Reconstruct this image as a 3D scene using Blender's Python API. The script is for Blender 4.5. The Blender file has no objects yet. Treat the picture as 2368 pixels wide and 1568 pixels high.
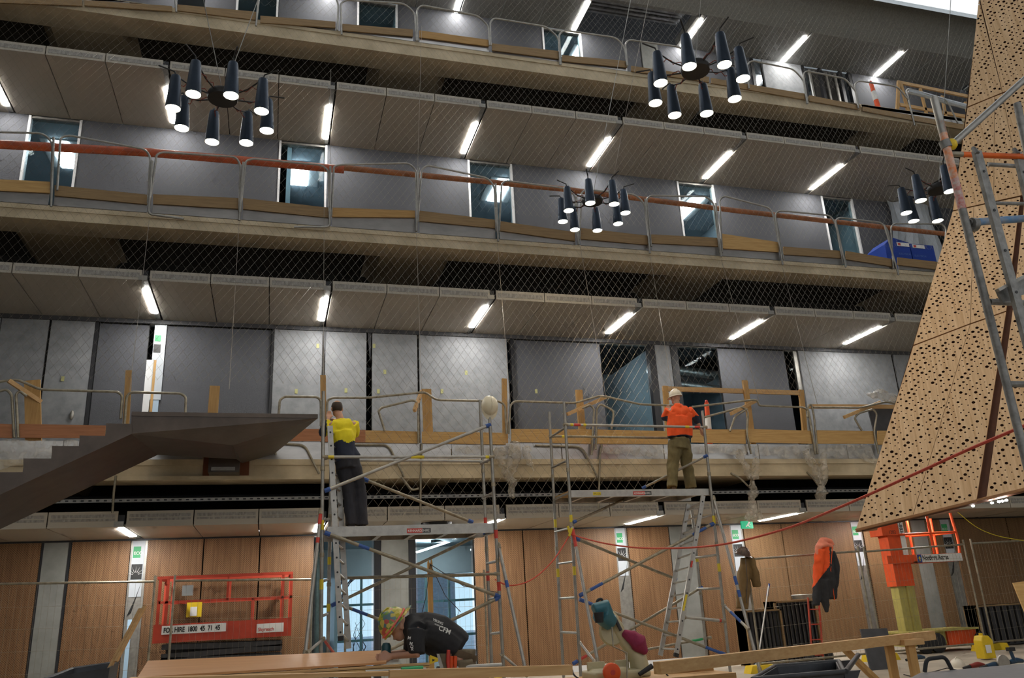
import bpy, bmesh, math, random
from mathutils import Vector, Matrix, noise
R_=random.Random(7)
SC=bpy.context.scene; COL=SC.collection
# ------------------------------------------------------------------ camera
HC=1.35
F_PX=1885.86; PITCH,YAW,ROLL=(math.radians(a) for a in (18.2197,16.7469,-3.0282))
FW=Vector((math.sin(YAW)*math.cos(PITCH),math.cos(YAW)*math.cos(PITCH),math.sin(PITCH)))
_r=Vector((math.cos(YAW),-math.sin(YAW),0)); _u=_r.cross(FW)
RT=math.cos(ROLL)*_r+math.sin(ROLL)*_u; UP=-math.sin(ROLL)*_r+math.cos(ROLL)*_u
cam=bpy.data.cameras.new('camera'); cam.sensor_width=36; cam.lens=36*F_PX/2368; cam.clip_end=300; cam.clip_start=.05
co=bpy.data.objects.new('camera',cam); COL.objects.link(co)
co.matrix_world=Matrix(((RT.x,UP.x,-FW.x,0),(RT.y,UP.y,-FW.y,0),(RT.z,UP.z,-FW.z,HC),(0,0,0,1)))
SC.camera=co
# ------------------------------------------------------------------ sky, exposure
w=bpy.data.worlds.new('sky'); SC.world=w; w.use_nodes=True
bg=w.node_tree.nodes['Background']; bg.inputs[0].default_value=(.93,.97,1.0,1); bg.inputs[1].default_value=.78
SC.view_settings.view_transform='Standard'; SC.view_settings.look='None'; SC.view_settings.gamma=1
SC.view_settings.use_curve_mapping=False
SC.view_settings.exposure=0.55
SC.cycles.max_bounces=4; SC.cycles.diffuse_bounces=2; SC.cycles.glossy_bounces=2; SC.cycles.transmission_bounces=2; SC.cycles.transparent_max_bounces=8
SC.cycles.use_adaptive_sampling=True; SC.cycles.adaptive_threshold=.09; SC.cycles.adaptive_min_samples=10; SC.cycles.light_sampling_threshold=.03; SC.cycles.sample_clamp_indirect=4; SC.cycles.caustics_reflective=False; SC.cycles.caustics_refractive=False
# ------------------------------------------------------------------ helpers
def P(x,y,Y):
    d=FW+RT*((x-1184)/F_PX)-UP*((y-784)/F_PX); d=d*(Y/d.y); return Vector((d.x,d.y,d.z+HC))
def PZ(x,y,z):
    d=FW+RT*((x-1184)/F_PX)-UP*((y-784)/F_PX); d=d*((z-HC)/d.z); return Vector((d.x,d.y,z))
def V(*a): return Vector(a)
class MB:
    def __init__(s): s.v=[]; s.f=[]; s.m=[]; s.cur=0; s.uv=None
    def add(s,vs,fs):
        b=len(s.v); s.v+=[Vector(x) for x in vs]
        for f in fs: s.f.append([b+i for i in f]); s.m.append(s.cur)
        return s
    def mat(s,i): s.cur=i; return s
    def box(s,a,b):
        x0,y0,z0=a; x1,y1,z1=b
        return s.add([(x0,y0,z0),(x1,y0,z0),(x1,y1,z0),(x0,y1,z0),(x0,y0,z1),(x1,y0,z1),(x1,y1,z1),(x0,y1,z1)],
          [(3,2,1,0),(4,5,6,7),(0,1,5,4),(1,2,6,5),(2,3,7,6),(3,0,4,7)])
    def prism(s,pts,vec):
        pts=[Vector(p) for p in pts]; n=len(pts); vec=Vector(vec)
        nn=Vector((0,0,0))
        for i in range(n): nn+=pts[i].cross(pts[(i+1)%n])
        if nn.dot(vec)>0: pts=pts[::-1]
        return s.add(pts+[p+vec for p in pts],[list(range(n)),list(range(2*n-1,n-1,-1))]+[(i,n+i,n+(i+1)%n,(i+1)%n)[::-1] for i in range(n)])
    def bar(s,p,q,w,h,up=(0,0,1)):
        p=Vector(p); q=Vector(q); d=(q-p).normalized(); up=Vector(up)
        if abs(d.dot(up))>.97: up=Vector((0,1,0))
        x=d.cross(up).normalized()*(w/2); y=x.cross(d).normalized()*(h/2)
        return s.add([p-x-y,p+x-y,p+x+y,p-x+y,q-x-y,q+x-y,q+x+y,q-x+y],[(0,1,2,3)[::-1],(4,5,6,7),(0,1,5,4),(1,2,6,5),(2,3,7,6),(3,0,4,7)])
    def tube(s,path,r,n=8,cap=True):
        path=[Vector(p) for p in path]; k=len(path); rs=r if isinstance(r,(list,tuple)) else [r]*k
        t=(path[1]-path[0]).normalized(); a=t.orthogonal().normalized(); rings=[]; vs=[]
        for i in range(k):
            if 0<i<k-1: t2=((path[i+1]-path[i]).normalized()+(path[i]-path[i-1]).normalized())
            elif i==0: t2=path[1]-path[0]
            else: t2=path[-1]-path[-2]
            t2=t2.normalized() if t2.length>1e-9 else t
            a=(a-t2*a.dot(t2)).normalized(); b=t2.cross(a); t=t2
            for j in range(n):
                g=2*math.pi*j/n; vs.append(path[i]+(a*math.cos(g)+b*math.sin(g))*rs[i])
        fs=[(i*n+j,i*n+(j+1)%n,(i+1)*n+(j+1)%n,(i+1)*n+j) for i in range(k-1) for j in range(n)]
        if cap: fs+=[list(range(n))[::-1],list(range((k-1)*n,k*n))]
        return s.add(vs,fs)
    def lathe(s,prof,c,ax=(0,0,1),n=16,cap=True):
        c=Vector(c); ax=Vector(ax).normalized(); a=ax.orthogonal().normalized(); b=ax.cross(a); vs=[]
        for r,z in prof:
            for j in range(n):
                g=2*math.pi*j/n; vs.append(c+ax*z+(a*math.cos(g)+b*math.sin(g))*r)
        k=len(prof); fs=[(i*n+j,i*n+(j+1)%n,(i+1)*n+(j+1)%n,(i+1)*n+j) for i in range(k-1) for j in range(n)]
        if cap: fs+=[list(range(n))[::-1],list(range((k-1)*n,k*n))]
        return s.add(vs,fs)
    def ell(s,c,rad,n=12,rot=None):
        c=Vector(c); vs=[]; h=n//2
        for i in range(h+1):
            t=math.pi*i/h; t=min(max(t,.02),math.pi-.02)
            for j in range(n):
                g=2*math.pi*j/n; p=Vector((rad[0]*math.sin(t)*math.cos(g),rad[1]*math.sin(t)*math.sin(g),rad[2]*math.cos(t)))
                if rot: p=rot@p
                vs.append(c+p)
        fs=[(i*n+j,(i+1)*n+j,(i+1)*n+(j+1)%n,i*n+(j+1)%n) for i in range(h) for j in range(n)]
        fs+=[list(range(n)),list(range(h*n,h*n+n))[::-1]]
        return s.add(vs,fs)
    def grid(s,fn,nu,nv):
        vs=[fn(i/nu,j/nv) for i in range(nu+1) for j in range(nv+1)]
        return s.add(vs,[(i*(nv+1)+j,(i+1)*(nv+1)+j,(i+1)*(nv+1)+j+1,i*(nv+1)+j+1) for i in range(nu) for j in range(nv)])
LOC={}
def link(name,me,parent=None,loc=None):
    o=bpy.data.objects.new(name,me); COL.objects.link(o)
    if parent is not None: o.parent=parent
    if loc is not None: o.location=loc
    return o
def mk(name,mb,mat,parent=None,smooth=False,loc=None,uv=None):
    vs=mb.v
    if parent is not None: off=LOC.get(parent.name,V(0,0,0))
    else:
        if loc is None:
            lo=[min(v[i] for v in vs) for i in range(3)]; hi=[max(v[i] for v in vs) for i in range(3)]
            loc=V((lo[0]+hi[0])/2,(lo[1]+hi[1])/2,lo[2])
        off=Vector(loc)
    me=bpy.data.meshes.new(name); me.from_pydata([v-off for v in vs],[],mb.f)
    mats=mat if isinstance(mat,(list,tuple)) else [mat]
    for m in mats: me.materials.append(m)
    if len(mats)>1: me.polygons.foreach_set('material_index',mb.m)
    if smooth:
        me.polygons.foreach_set('use_smooth',[True]*len(me.polygons))
        try: me.set_sharp_from_angle(angle=math.radians(50))
        except Exception: pass
    if uv:   # uv = (origin, u vector, v vector) in metres
        l=me.uv_layers.new(name='uv'); o_,u_,v_=uv
        for lp in me.loops:
            p=me.vertices[lp.vertex_index].co+off-o_; l.data[lp.index].uv=(p.dot(u_),p.dot(v_))
    me.update()
    o=link(name,me,parent,None if parent is not None else off)
    LOC[o.name]=off
    return o
def tag(o,label,cat=None,group=None,kind=None):
    o['label']=label
    if cat: o['category']=cat
    if group: o['group']=group
    if kind: o['kind']=kind
    return o
def thing(name,label,cat,loc=(0,0,0),group=None,kind=None):
    o=bpy.data.objects.new(name,None); COL.objects.link(o); o.location=loc; o.empty_display_size=.1
    LOC[o.name]=Vector(loc); return tag(o,label,cat,group,kind)
def struct(name,label,loc=(0,0,0)):
    return thing(name,label,None,loc,None,'structure')
def dup(o,parent=None,loc=None):
    c=o.copy(); COL.objects.link(c); c.parent=parent
    if loc is not None: c.location=loc
    for ch in o.children: dup(ch,c)
    return c
ORD=['first','second','third','fourth','fifth','sixth','seventh','eighth','ninth','tenth','eleventh','twelfth','thirteenth','fourteenth','fifteenth','sixteenth','seventeenth','eighteenth','nineteenth','twentieth']
# ------------------------------------------------------------------ materials
def nmat(name,col,rough=.6,metal=0,var=0,scale=4,stretch=(1,1,1),bump=0,col2=None,detail=6,spec=None,emit=None,es=0):
    m=bpy.data.materials.new(name); m.use_nodes=True; nt=m.node_tree; N=nt.nodes; L=nt.links
    b=N['Principled BSDF']; b.inputs['Base Color'].default_value=(*col,1); b.inputs['Roughness'].default_value=rough; b.inputs['Metallic'].default_value=metal
    if spec is not None: b.inputs['Specular IOR Level'].default_value=spec
    if emit: b.inputs['Emission Color'].default_value=(*emit,1); b.inputs['Emission Strength'].default_value=es
    if var or col2 or bump:
        tc=N.new('ShaderNodeTexCoord'); mp=N.new('ShaderNodeMapping'); mp.inputs['Scale'].default_value=[scale*s for s in stretch]
        nz=N.new('ShaderNodeTexNoise'); nz.inputs['Scale'].default_value=1; nz.inputs['Detail'].default_value=detail; nz.inputs['Roughness'].default_value=.62
        L.new(tc.outputs['Object'],mp.inputs[0]); L.new(mp.outputs[0],nz.inputs[0])
        if var or col2:
            cr=N.new('ShaderNodeValToRGB'); c2=col2 or tuple(c*(1-var) for c in col); c1=col if col2 else tuple(min(1,c*(1+var)) for c in col)
            cr.color_ramp.elements[0].position=.32; cr.color_ramp.elements[1].position=.68
            cr.color_ramp.elements[0].color=(*c2,1); cr.color_ramp.elements[1].color=(*c1,1)
            L.new(nz.outputs[0],cr.inputs[0]); L.new(cr.outputs[0],b.inputs['Base Color'])
        if bump:
            bp=N.new('ShaderNodeBump'); bp.inputs['Strength'].default_value=bump; bp.inputs['Distance'].default_value=.02
            L.new(nz.outputs[0],bp.inputs['Height']); L.new(bp.outputs[0],b.inputs['Normal'])
    return m
def emat(name,col,st):
    m=bpy.data.materials.new(name); m.use_nodes=True; nt=m.node_tree; nt.nodes.clear()
    e=nt.nodes.new('ShaderNodeEmission'); e.inputs[0].default_value=(*col,1); e.inputs[1].default_value=st
    o=nt.nodes.new('ShaderNodeOutputMaterial'); nt.links.new(e.outputs[0],o.inputs[0]); return m
def glassmat(name,tint,gl=.12,rough=.02):
    m=bpy.data.materials.new(name); m.use_nodes=True; nt=m.node_tree; nt.nodes.clear(); N=nt.nodes; L=nt.links
    t=N.new('ShaderNodeBsdfTransparent'); t.inputs[0].default_value=(*tint,1)
    g=N.new('ShaderNodeBsdfGlossy'); g.inputs['Roughness'].default_value=rough
    fr=N.new('ShaderNodeLayerWeight'); fr.inputs[0].default_value=gl
    mx=N.new('ShaderNodeMixShader'); o=N.new('ShaderNodeOutputMaterial')
    L.new(fr.outputs['Fresnel'],mx.inputs[0]); L.new(t.outputs[0],mx.inputs[1]); L.new(g.outputs[0],mx.inputs[2]); L.new(mx.outputs[0],o.inputs[0]); return m
def perfmat(name,c1,c2,hole,pitch,rad,grain=(30,30,1.2)):
    """fine regular perforation print over stretched wood grain, object space (x,z)"""
    m=nmat(name,c1,.5,0,0,1,grain,0,c2,spec=.3); nt=m.node_tree; N=nt.nodes; L=nt.links; b=N['Principled BSDF']
    base=b.inputs['Base Color'].links[0].from_socket
    tc=N.new('ShaderNodeTexCoord'); sx=N.new('ShaderNodeSeparateXYZ'); L.new(tc.outputs['Object'],sx.inputs[0])
    def mth(op,a,bb=None):
        n=N.new('ShaderNodeMath'); n.operation=op
        for i,q in enumerate((a,bb)):
            if q is None: continue
            if isinstance(q,(int,float)): n.inputs[i].default_value=q
            else: L.new(q,n.inputs[i])
        return n.outputs[0]
    u=mth('ADD',sx.outputs[0],sx.outputs[2]); v=mth('SUBTRACT',sx.outputs[0],sx.outputs[2]); k=math.pi*2/(pitch*2)*1.0
    s=mth('MULTIPLY',mth('SINE',mth('MULTIPLY',u,k*1.0)),mth('SINE',mth('MULTIPLY',v,k*1.0)))
    h=mth('GREATER_THAN',mth('ABSOLUTE',s),rad)
    mx=N.new('ShaderNodeMix'); mx.data_type='RGBA'; L.new(h,mx.inputs[0]); L.new(base,mx.inputs[6]); mx.inputs[7].default_value=(*hole,1)
    L.new(mx.outputs[2],b.inputs['Base Color']); return m
M={}
M['concrete']=nmat('concrete',(.66,.545,.37),.85,0,0,1.6,(1,1,1),.25,(.42,.34,.22))
M['concrete2']=nmat('concrete_grey',(.24,.24,.22),.85,0,.2,1.6,(1,1,1),.2)
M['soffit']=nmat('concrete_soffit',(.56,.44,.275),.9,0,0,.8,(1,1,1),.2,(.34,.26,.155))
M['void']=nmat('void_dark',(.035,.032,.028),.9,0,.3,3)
M['floor']=nmat('site_floor',(.42,.36,.28),.7,0,.18,1.2,(1,1,1),.05)
M['ceil']=nmat('ceiling_panel',(.44,.395,.325),.55,0,.03,2)
M['ceilperf']=nmat('ceiling_grille',(.30,.28,.25),.5,0,.35,26,(1,1,.4))
M['ceil3']=nmat('ceiling_top',(.27,.27,.255),.5,0,.2,2,(14,.6,14))
M['wallg']=nmat('acoustic_grey',(.086,.088,.099),.85,0,.09,60,(1,1,1),.25)
M['fleece']=nmat('grey_fleece',(.285,.29,.30),.9,0,0,5,(1,1,1),.15,(.20,.205,.215))
M['white']=nmat('white_paint',(.72,.72,.72),.5,0,.05,3)
M['roomwall']=nmat('room_wall',(.42,.47,.51),.8,0,.06,2)
M['black']=nmat('black_metal',(.012,.012,.014),.45)
M['dark']=nmat('dark_grey',(.05,.05,.055),.6,0,.2,5)
M['galv']=nmat('galvanised',(.33,.315,.285),.45,.7,.2,9)
M['galv_w']=nmat('galvanised_worn',(.30,.265,.20),.5,.6,.3,12)
M['alu']=nmat('aluminium',(.40,.385,.355),.42,.7,.14,10)
M['alum_edge']=nmat('edge_flashing',(.46,.44,.42),.3,.85,.2,1.2,(1,1,3))
M['ply']=nmat('toe_timber',(.50,.30,.11),.6,0,0,3,(1,6,14),.05,(.36,.20,.065),spec=.3)
M['ply2']=nmat('toe_timber_bright',(.60,.38,.15),.6,0,0,2.5,(1,6,14),.05,(.45,.26,.09),spec=.3)
M['plyred']=nmat('toe_timber_red',(.46,.20,.095),.6,0,0,3,(1,6,14),.05,(.34,.14,.065),spec=.3)
M['plydull']=nmat('toe_timber_dull',(.33,.215,.10),.65,0,0,3,(1,6,14),.05,(.22,.14,.07),spec=.3)
M['pine']=nmat('pine',(.62,.40,.19),.55,0,0,2.2,(1,12,12),.05,(.50,.29,.12),spec=.3)
M['pinez']=nmat('pine_post',(.56,.34,.13),.55,0,0,2.2,(12,12,1),.05,(.42,.235,.08),spec=.3)
M['wood']=perfmat('perforated_veneer',(.30,.165,.08),(.18,.09,.04),(.045,.024,.012),.040,.74)
M['wood2']=perfmat('perforated_veneer_dark',(.28,.165,.08),(.18,.10,.046),(.045,.024,.012),.040,.78)
M['steel']=nmat('stair_steel',(.052,.043,.038),.5,.25,.25,3,(1,1,1),.05)
M['steel2']=nmat('stair_plate',(.085,.066,.055),.42,.35,.25,2)
M['orange_pipe']=nmat('orange_pipe',(.42,.075,.02),.45,0,.25,6)
M['brown_pipe']=nmat('brown_pipe',(.30,.10,.03),.5,0,.3,4)
M['orange']=nmat('machine_orange',(.72,.085,.012),.6,0,.12,6)
M['red']=nmat('machine_red',(.46,.045,.016),.55,0,.15,6)
M['yellow']=nmat('yellow_plastic',(.75,.52,.015),.5,0,.08,6)
M['mast_y']=nmat('mast_yellow',(.42,.36,.10),.6,0,.15,5)
M['blue']=nmat('blue_plastic',(.008,.045,.30),.45,0,.06,4)
M['bluetape']=nmat('blue_tape',(.03,.09,.32),.5,0,.1,8)
M['redtape']=nmat('red_tape',(.55,.05,.035),.5,0,.1,8)
M['yeltape']=nmat('yellow_tape',(.70,.55,.03),.5,0,.1,8)
M['paper']=nmat('white_film',(.50,.54,.58),.4,0,.06,3)
M['green']=nmat('green_print',(.03,.34,.12),.5)
M['ink']=nmat('black_print',(.012,.012,.012),.5)
M['signwhite']=nmat('sign_white',(.78,.77,.74),.45)
M['rubber']=nmat('rubber',(.02,.02,.022),.75,0,.3,8)
M['bin']=nmat('bin_plastic',(.035,.038,.045),.45,0,.3,7)
M['rope']=nmat('red_rope',(.55,.07,.04),.7,0,.2,40)
M['net']=nmat('net_wire',(.34,.30,.25),.35,.7)
M['strip']=emat('strip_light',(1,.98,.94),72)
M['troffer']=emat('troffer_light',(.90,.96,1),22)
M['can']=emat('can_light',(1,.78,.48),60)
M['glass']=glassmat('window_glass',(.80,.90,.93),.10)
# ------------------------------------------------------------------ setting
XL,XR=-10.,25.; YW=17.5; YE=15.; YC=15.25; NETY=14.8
CEIL=[2.97,7.45,12.08,16.5]; FLOOR=[0,4.28,8.72,13.30]
ff=MB().box((XL-6,-4,-.3),(XR+5,24,0)); tag(mk('floor',ff,M['floor']),'pale site floor of the atrium',kind='structure')
LX=[.85+3.33*k for k in range(-3,8)]         # ceiling strip lights, all levels
LEVN=['ground floor','first gallery','second gallery','top gallery']
M['coffer']=nmat('coffer_shade',(.075,.06,.042),.9,0,.2,2)  # dark tone stands in for the shade inside the coffers
# gallery slabs
def slab(lv,ft,fb,lip=None):
    s=struct('gallery_slab','concrete slab edge of the '+LEVN[lv],(5,YE,fb))
    z1=FLOOR[lv]
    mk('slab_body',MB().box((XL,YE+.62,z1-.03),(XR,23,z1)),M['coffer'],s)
    n=6; wx=(XR-XL)/n
    b=MB().box((XL,YE,fb),(XR,YE+.62,ft)); b.box((XL,YE-.025,ft-.10),(XR,YE,ft)); mk('edge_beam',b,M['concrete'],s)
    if ft<z1: mk('edge_upstand',MB().box((XL,YE+.05,ft),(XR,YE+.62,z1)),M['concrete'],s)
    for k in range(-2,5):
        cx=2.6+6.66*k; b=MB(); y0=YE+.62
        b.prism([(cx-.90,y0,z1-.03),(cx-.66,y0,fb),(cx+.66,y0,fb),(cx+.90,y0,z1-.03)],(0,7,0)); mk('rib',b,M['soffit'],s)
    return s
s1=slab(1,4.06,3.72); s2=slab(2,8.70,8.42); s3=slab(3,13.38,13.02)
mk('lip',MB().box((XL,YE-.06,3.70),(XR,YE+.02,3.77)),M['concrete'],s1)
# ceilings
def ceiling(lv):
    z=CEIL[lv]; yc=YC if lv<3 else 16.1; lip=.2 if lv else .26
    c=struct('ceiling','panelled ceiling above the '+LEVN[lv],(5,YC,z)); mt=[M['ceil'] if lv<3 else M['ceil3'],M['ceilperf']]
    w_=1.052; b=MB(); b.box((-w_/2,0,0),(w_/2,YW-yc,.03))
    if lv<3:
        b.box((-w_/2,0,.03),(w_/2,.03,lip)); b.mat(1).box((-w_/2+.04,-.006,.05 if lv else .10),(w_/2-.04,0,lip-.06 if lv else lip-.05))
        if lv==0: b.mat(0).box((-w_/2+.03,-.014,.14),(w_/2-.03,-.006,.155))
    first=None
    for L in LX:
        for j in range(3):
            x=L+.085+.03+w_/2+j*(w_+.018)
            if x<XL+1 or x>XR-1: continue
            if lv==3 and 7.4<x<10.6 and True: continue
            if first is None:
                first=mk('ceiling_panel',b,mt,None,loc=(0,0,0)); first.parent=c; first.location=V(x,yc,z)-LOC[c.name]
            else: dup(first,c,V(x,yc,z)-LOC[c.name])
    return c
for lv in range(4): ceiling(lv)
# exposed plenum where top ceiling panels are missing
pl=struct('ceiling_opening','open ceiling bay with exposed foil insulation above the top gallery',(9,16.8,16.5))
b=MB().box((7.55,16.1,17.3),(10.75,YW,17.34)); mk('plenum_top',b,M['void'],pl)
b=MB()
for i in range(9): b.tube([V(7.6,16.15+.15*i,17.15+.04*R_.random()),V(10.7,16.15+.15*i,17.15+.04*R_.random())],.055,6)
mk('foil_duct',b,nmat('foil',(.35,.35,.36),.3,.8,.3,6),pl)
for x in (7.55,10.72): mk('bay_channel',MB().box((x-.05,16.1,16.5),(x+.05,YW,16.75)),M['galv'],pl)
mk('bay_channel',MB().box((7.5,16.1,16.5),(10.75,16.2,16.7)),M['galv'],pl)
# dark plenum backing over ceilings (void between ceilings and slab)
for lv in (0,1,2):
    z=CEIL[lv]; t=struct('trim_%d'%(lv+1),'dark service void above the ceiling of the '+LEVN[lv],(5,16.2,z+.3))
    top={0:4.16,1:8.6,2:13.18}[lv]
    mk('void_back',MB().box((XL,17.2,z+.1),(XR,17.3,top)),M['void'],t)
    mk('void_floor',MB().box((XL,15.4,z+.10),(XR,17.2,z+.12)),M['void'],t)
# services in the ground void
sv=MB().box((XL,15.55,3.42),(XR,15.6,3.48)); b2=MB()
x=XL
while x<XR: b2.box((x,15.545,3.438),(x+.05,15.552,3.462)); x+=.12
ct=thing('cable_tray','perforated galvanised cable tray running in the dark void over the ground floor','cable tray',(5,15.6,3.42)); mk('tray',sv,M['galv'],ct); o=mk('slot_holes',b2,M['black'],ct); o['kind']='stuff'
for k,(yy,zz,r) in enumerate(((15.9,3.50,.045),(16.2,3.56,.06),(16.5,3.62,.05))):
    t=mk('service_pipe',MB().tube([V(XL,yy,zz),V(XR,yy,zz)],r,8),M['dark'],smooth=True)
    tag(t,['thin dark pipe nearest the front in the ground floor void','thick dark pipe in the middle of the ground floor void','dark pipe deepest in the ground floor void'][k],'pipe','pipes in the void over the ground floor')
# strip lights
def strips(lv,ks):
    z=CEIL[lv]; yc=YC if lv<3 else 16.1; first=None; n=0
    for k in ks:
        x=LX[k]; nm=f'{ORD[n]} lit ceiling strip from the left above the {LEVN[lv]}'; n+=1
        if first is None:
            r=thing('strip_light',nm,'light',(x,yc,z),f'ceiling strip lights above the {LEVN[lv]}'); first=r
            b=MB().box((x-.075,yc+.02,z+.005),(x+.075,YW-.02,z+.05))
            if lv<3: b.box((x-.075,yc-.01,z+.0),(x+.075,yc+.05,z+.09))
            mk('housing',b,M['galv'],r)
            if lv<3: mk('junction_box',MB().box((x-.08,yc+.03,z+.09),(x+.08,yc+.15,z+.20)),M['black'],r)
            y0,y1=((15.5,16.9),(15.68,17.04),(15.88,17.24),(16.28,17.46))[lv]
            e=.075; dd=MB().prism([(x-.062,y0+.03,z-.012),(x-.04,y0,z-.012),(x+.04,y0,z-.012),(x+.062,y0+.03,z-.012),(x+.062,y1-.03,z-.012),(x+.04,y1,z-.012),(x-.04,y1,z-.012),(x-.062,y1-.03,z-.012)],(0,0,.02))
            mk('diffuser',dd,M['strip'],r)
        else:
            c=dup(first,None,V(x,yc,z)); c['label']=nm
strips(0,[2,3,4,5,6,7]); strips(1,[2,3,4,5,6,7]); strips(2,[1,2,3,4,5,6,7]); strips(3,[2,3,4,5,6,7,8])
# rooms behind the gallery walls
for lv in (1,2,3):
    r=struct('wall_rear','blue-grey rear wall of the rooms behind the '+LEVN[lv],(5,22.5,FLOOR[lv])); z0,z1=FLOOR[lv],CEIL[lv]+.1
    mk('rear_face',MB().box((XL,22.5,z0),(XR,22.7,z1+.6)),M['roomwall'],r)
    if lv!=1: mk('room_ceiling',MB().box((XL,YW+.12,z1-.05),(XR,22.5,z1)),M['roomwall'],r)
    else:
        mk('room_ceiling',MB().box((XL,YW+.12,z1+.5),(XR,22.5,z1+.6)),M['dark'],r)
    for x in (-8,-3.9,.0,2.6,6.4,9.2,12.6,16): mk('partition',MB().box((x,YW+.15,z0),(x+.1,22.5,z1)),M['roomwall'],r)
# ------------------------------------------------------------------ back walls
def wx(px,py): return P(px,py,YW).x
def wpanel(par,x0,x1,z0,z1,mat,name,y=0.,t=.06,gap=.008):
    return mk(name,MB().box((x0+gap,YW+y,z0),(x1-gap,YW+y+t,z1)),mat,par)
def window(n,x0,x1,z0,z1,label,jl=True,jr=True,y=.02,jm='white',parent=None):
    wn=struct('window_%d'%n,label,((x0+x1)/2,YW,z0))
    if jl: mk('jamb',MB().box((x0,YW-.02,z0),(x0+.05,YW+.14,z1)),M[jm],wn)
    if jr: mk('jamb',MB().box((x1-.05,YW-.02,z0),(x1,YW+.14,z1)),M[jm],wn)
    mk('head',MB().box((x0,YW,z1-.05),(x1,YW+.14,z1)),M['galv'],wn)
    mk('pane',MB().box((x0+.05,YW+.06,z0),(x1-.05,YW+.07,z1-.05)),M['glass'],wn)
    return wn
WN=[0]
def wl(lv,segs,ztop,py):
    """segs: (px0,px1,kind)"""
    z0=FLOOR[lv]; par=struct('wall_back','gallery wall at the back of the '+LEVN[lv],(5,YW,z0))
    par['label']={0:'perforated timber and concrete wall at the back of the ground floor',1:'grey panel and fleece covered wall of the first gallery',2:'dark grey panelled wall of the second gallery',3:'dark grey panelled wall of the top gallery'}[lv]
    run=[]
    for a,b_,k in segs:
        if run and a-run[-1][1]<7: run[-1][1]=b_
        else: run.append([a,b_])
    for a,b_ in run: mk('backing',MB().box((wx(a,py)+.004,YW+.07,z0),(wx(b_,py)-.004,YW+.11,ztop)),M['void'],par)
    for a,b_,k in segs:
        x0,x1=wx(a,py),wx(b_,py)
        if k=='g': wpanel(par,x0,x1,z0,ztop,M['wallg'],'grey_panel')
        elif k=='G': wpanel(par,x0,x1,z0,ztop-.1,M['wallg'],'grey_door_panel',.03)
        elif k=='f': wpanel(par,x0,x1,z0,ztop,M['fleece'],'fleece_panel',-.02)
        elif k=='c': wpanel(par,x0,x1,z0,ztop,M['concrete2'],'concrete_column',-.02,.3,0)
        elif k=='w': wpanel(par,x0,x1,z0,ztop-.03,M['wood'],'timber_panel',-.04,.05)
        elif k=='W': wpanel(par,x0,x1,z0,ztop-.03,M['wood2'],'timber_panel',-.04,.05)
        elif k=='j': wpanel(par,x0,x1,z0,ztop,M['black'],'black_jamb',-.03,.15,0)
        elif k=='s': wpanel(par,x0,x1,z0,ztop,M['galv'],'stud_strip',.02,.04)
        elif k=='d': wpanel(par,x0,x1,z0,ztop,M['void'],'dark_slot',.10,.02,0)
        elif k[0]=='W' or k[0]=='x': pass
    return par
# second gallery wall
w2=wl(2,[(-330,-80,'g'),(-80,55,'g'),(182,645,'g'),(757,1080,'g'),(1182,1555,'g'),(1638,1878,'g'),(1948,2040,'g'),(2140,2500,'g')],12.08,350)
def lbl(n): WN[0]+=1; return WN[0]
for i,(a,b_,l) in enumerate([(55,182,'far left glazed slot in the wall of the second gallery'),(645,757,'second glazed slot from the left in the second gallery wall'),(1080,1182,'third glazed slot from the left in the second gallery wall'),(1555,1638,'fourth glazed slot from the left in the second gallery wall'),(1878,1948,'fifth glazed slot from the left in the second gallery wall')]):
    window(lbl(0),wx(a,350),wx(b_,350),FLOOR[2],12.06,l)
# film-wrapped opening at right of second gallery
x0,x1=wx(2040,470),wx(2140,470); fl=mk('plastic_film',MB().grid(lambda u,v:V(x0+(x1-x0)*u+.08*math.sin(9*v+3*u),YW-.05-.12*abs(math.sin(7*u+2*v)),FLOOR[2]+(12.05-FLOOR[2])*v),10,10),M['paper']); tag(fl,'crumpled white film over the opening beside the blue bins','plastic film')
# top gallery wall
w3=wl(3,[(-300,400,'g'),(465,540,'g'),(640,825,'g'),(920,1255,'g'),(1345,1480,'g'),(1482,1520,'c'),(1520,1735,'g'),(1755,1850,'f'),(1862,1885,'d'),(1890,1930,'d'),(1955,2320,'g'),(2320,2700,'g')],16.5,110)
for a,b_,l in [(540,640,'glazed slot beside the pendant cables in the top gallery wall'),(825,920,'dark glazed slot third from left in the top gallery wall'),(1255,1345,'glazed slot below the bright strip in the top gallery wall')]:
    window(lbl(0),wx(a,100),wx(b_,100),FLOOR[3],16.48,l)
for a in (1735,1850,1890,1935,1955): mk('black_jamb',MB().box((wx(a,150),YW-.03,FLOOR[3]),(wx(a,150)+.1,YW+.1,16.5)),M['black'],w3)
for a in (1868,1905,1925): mk('stud_strip',MB().box((wx(a,150),YW,FLOOR[3]),(wx(a,150)+.06,YW+.05,16.4)),M['galv'],w3)
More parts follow.
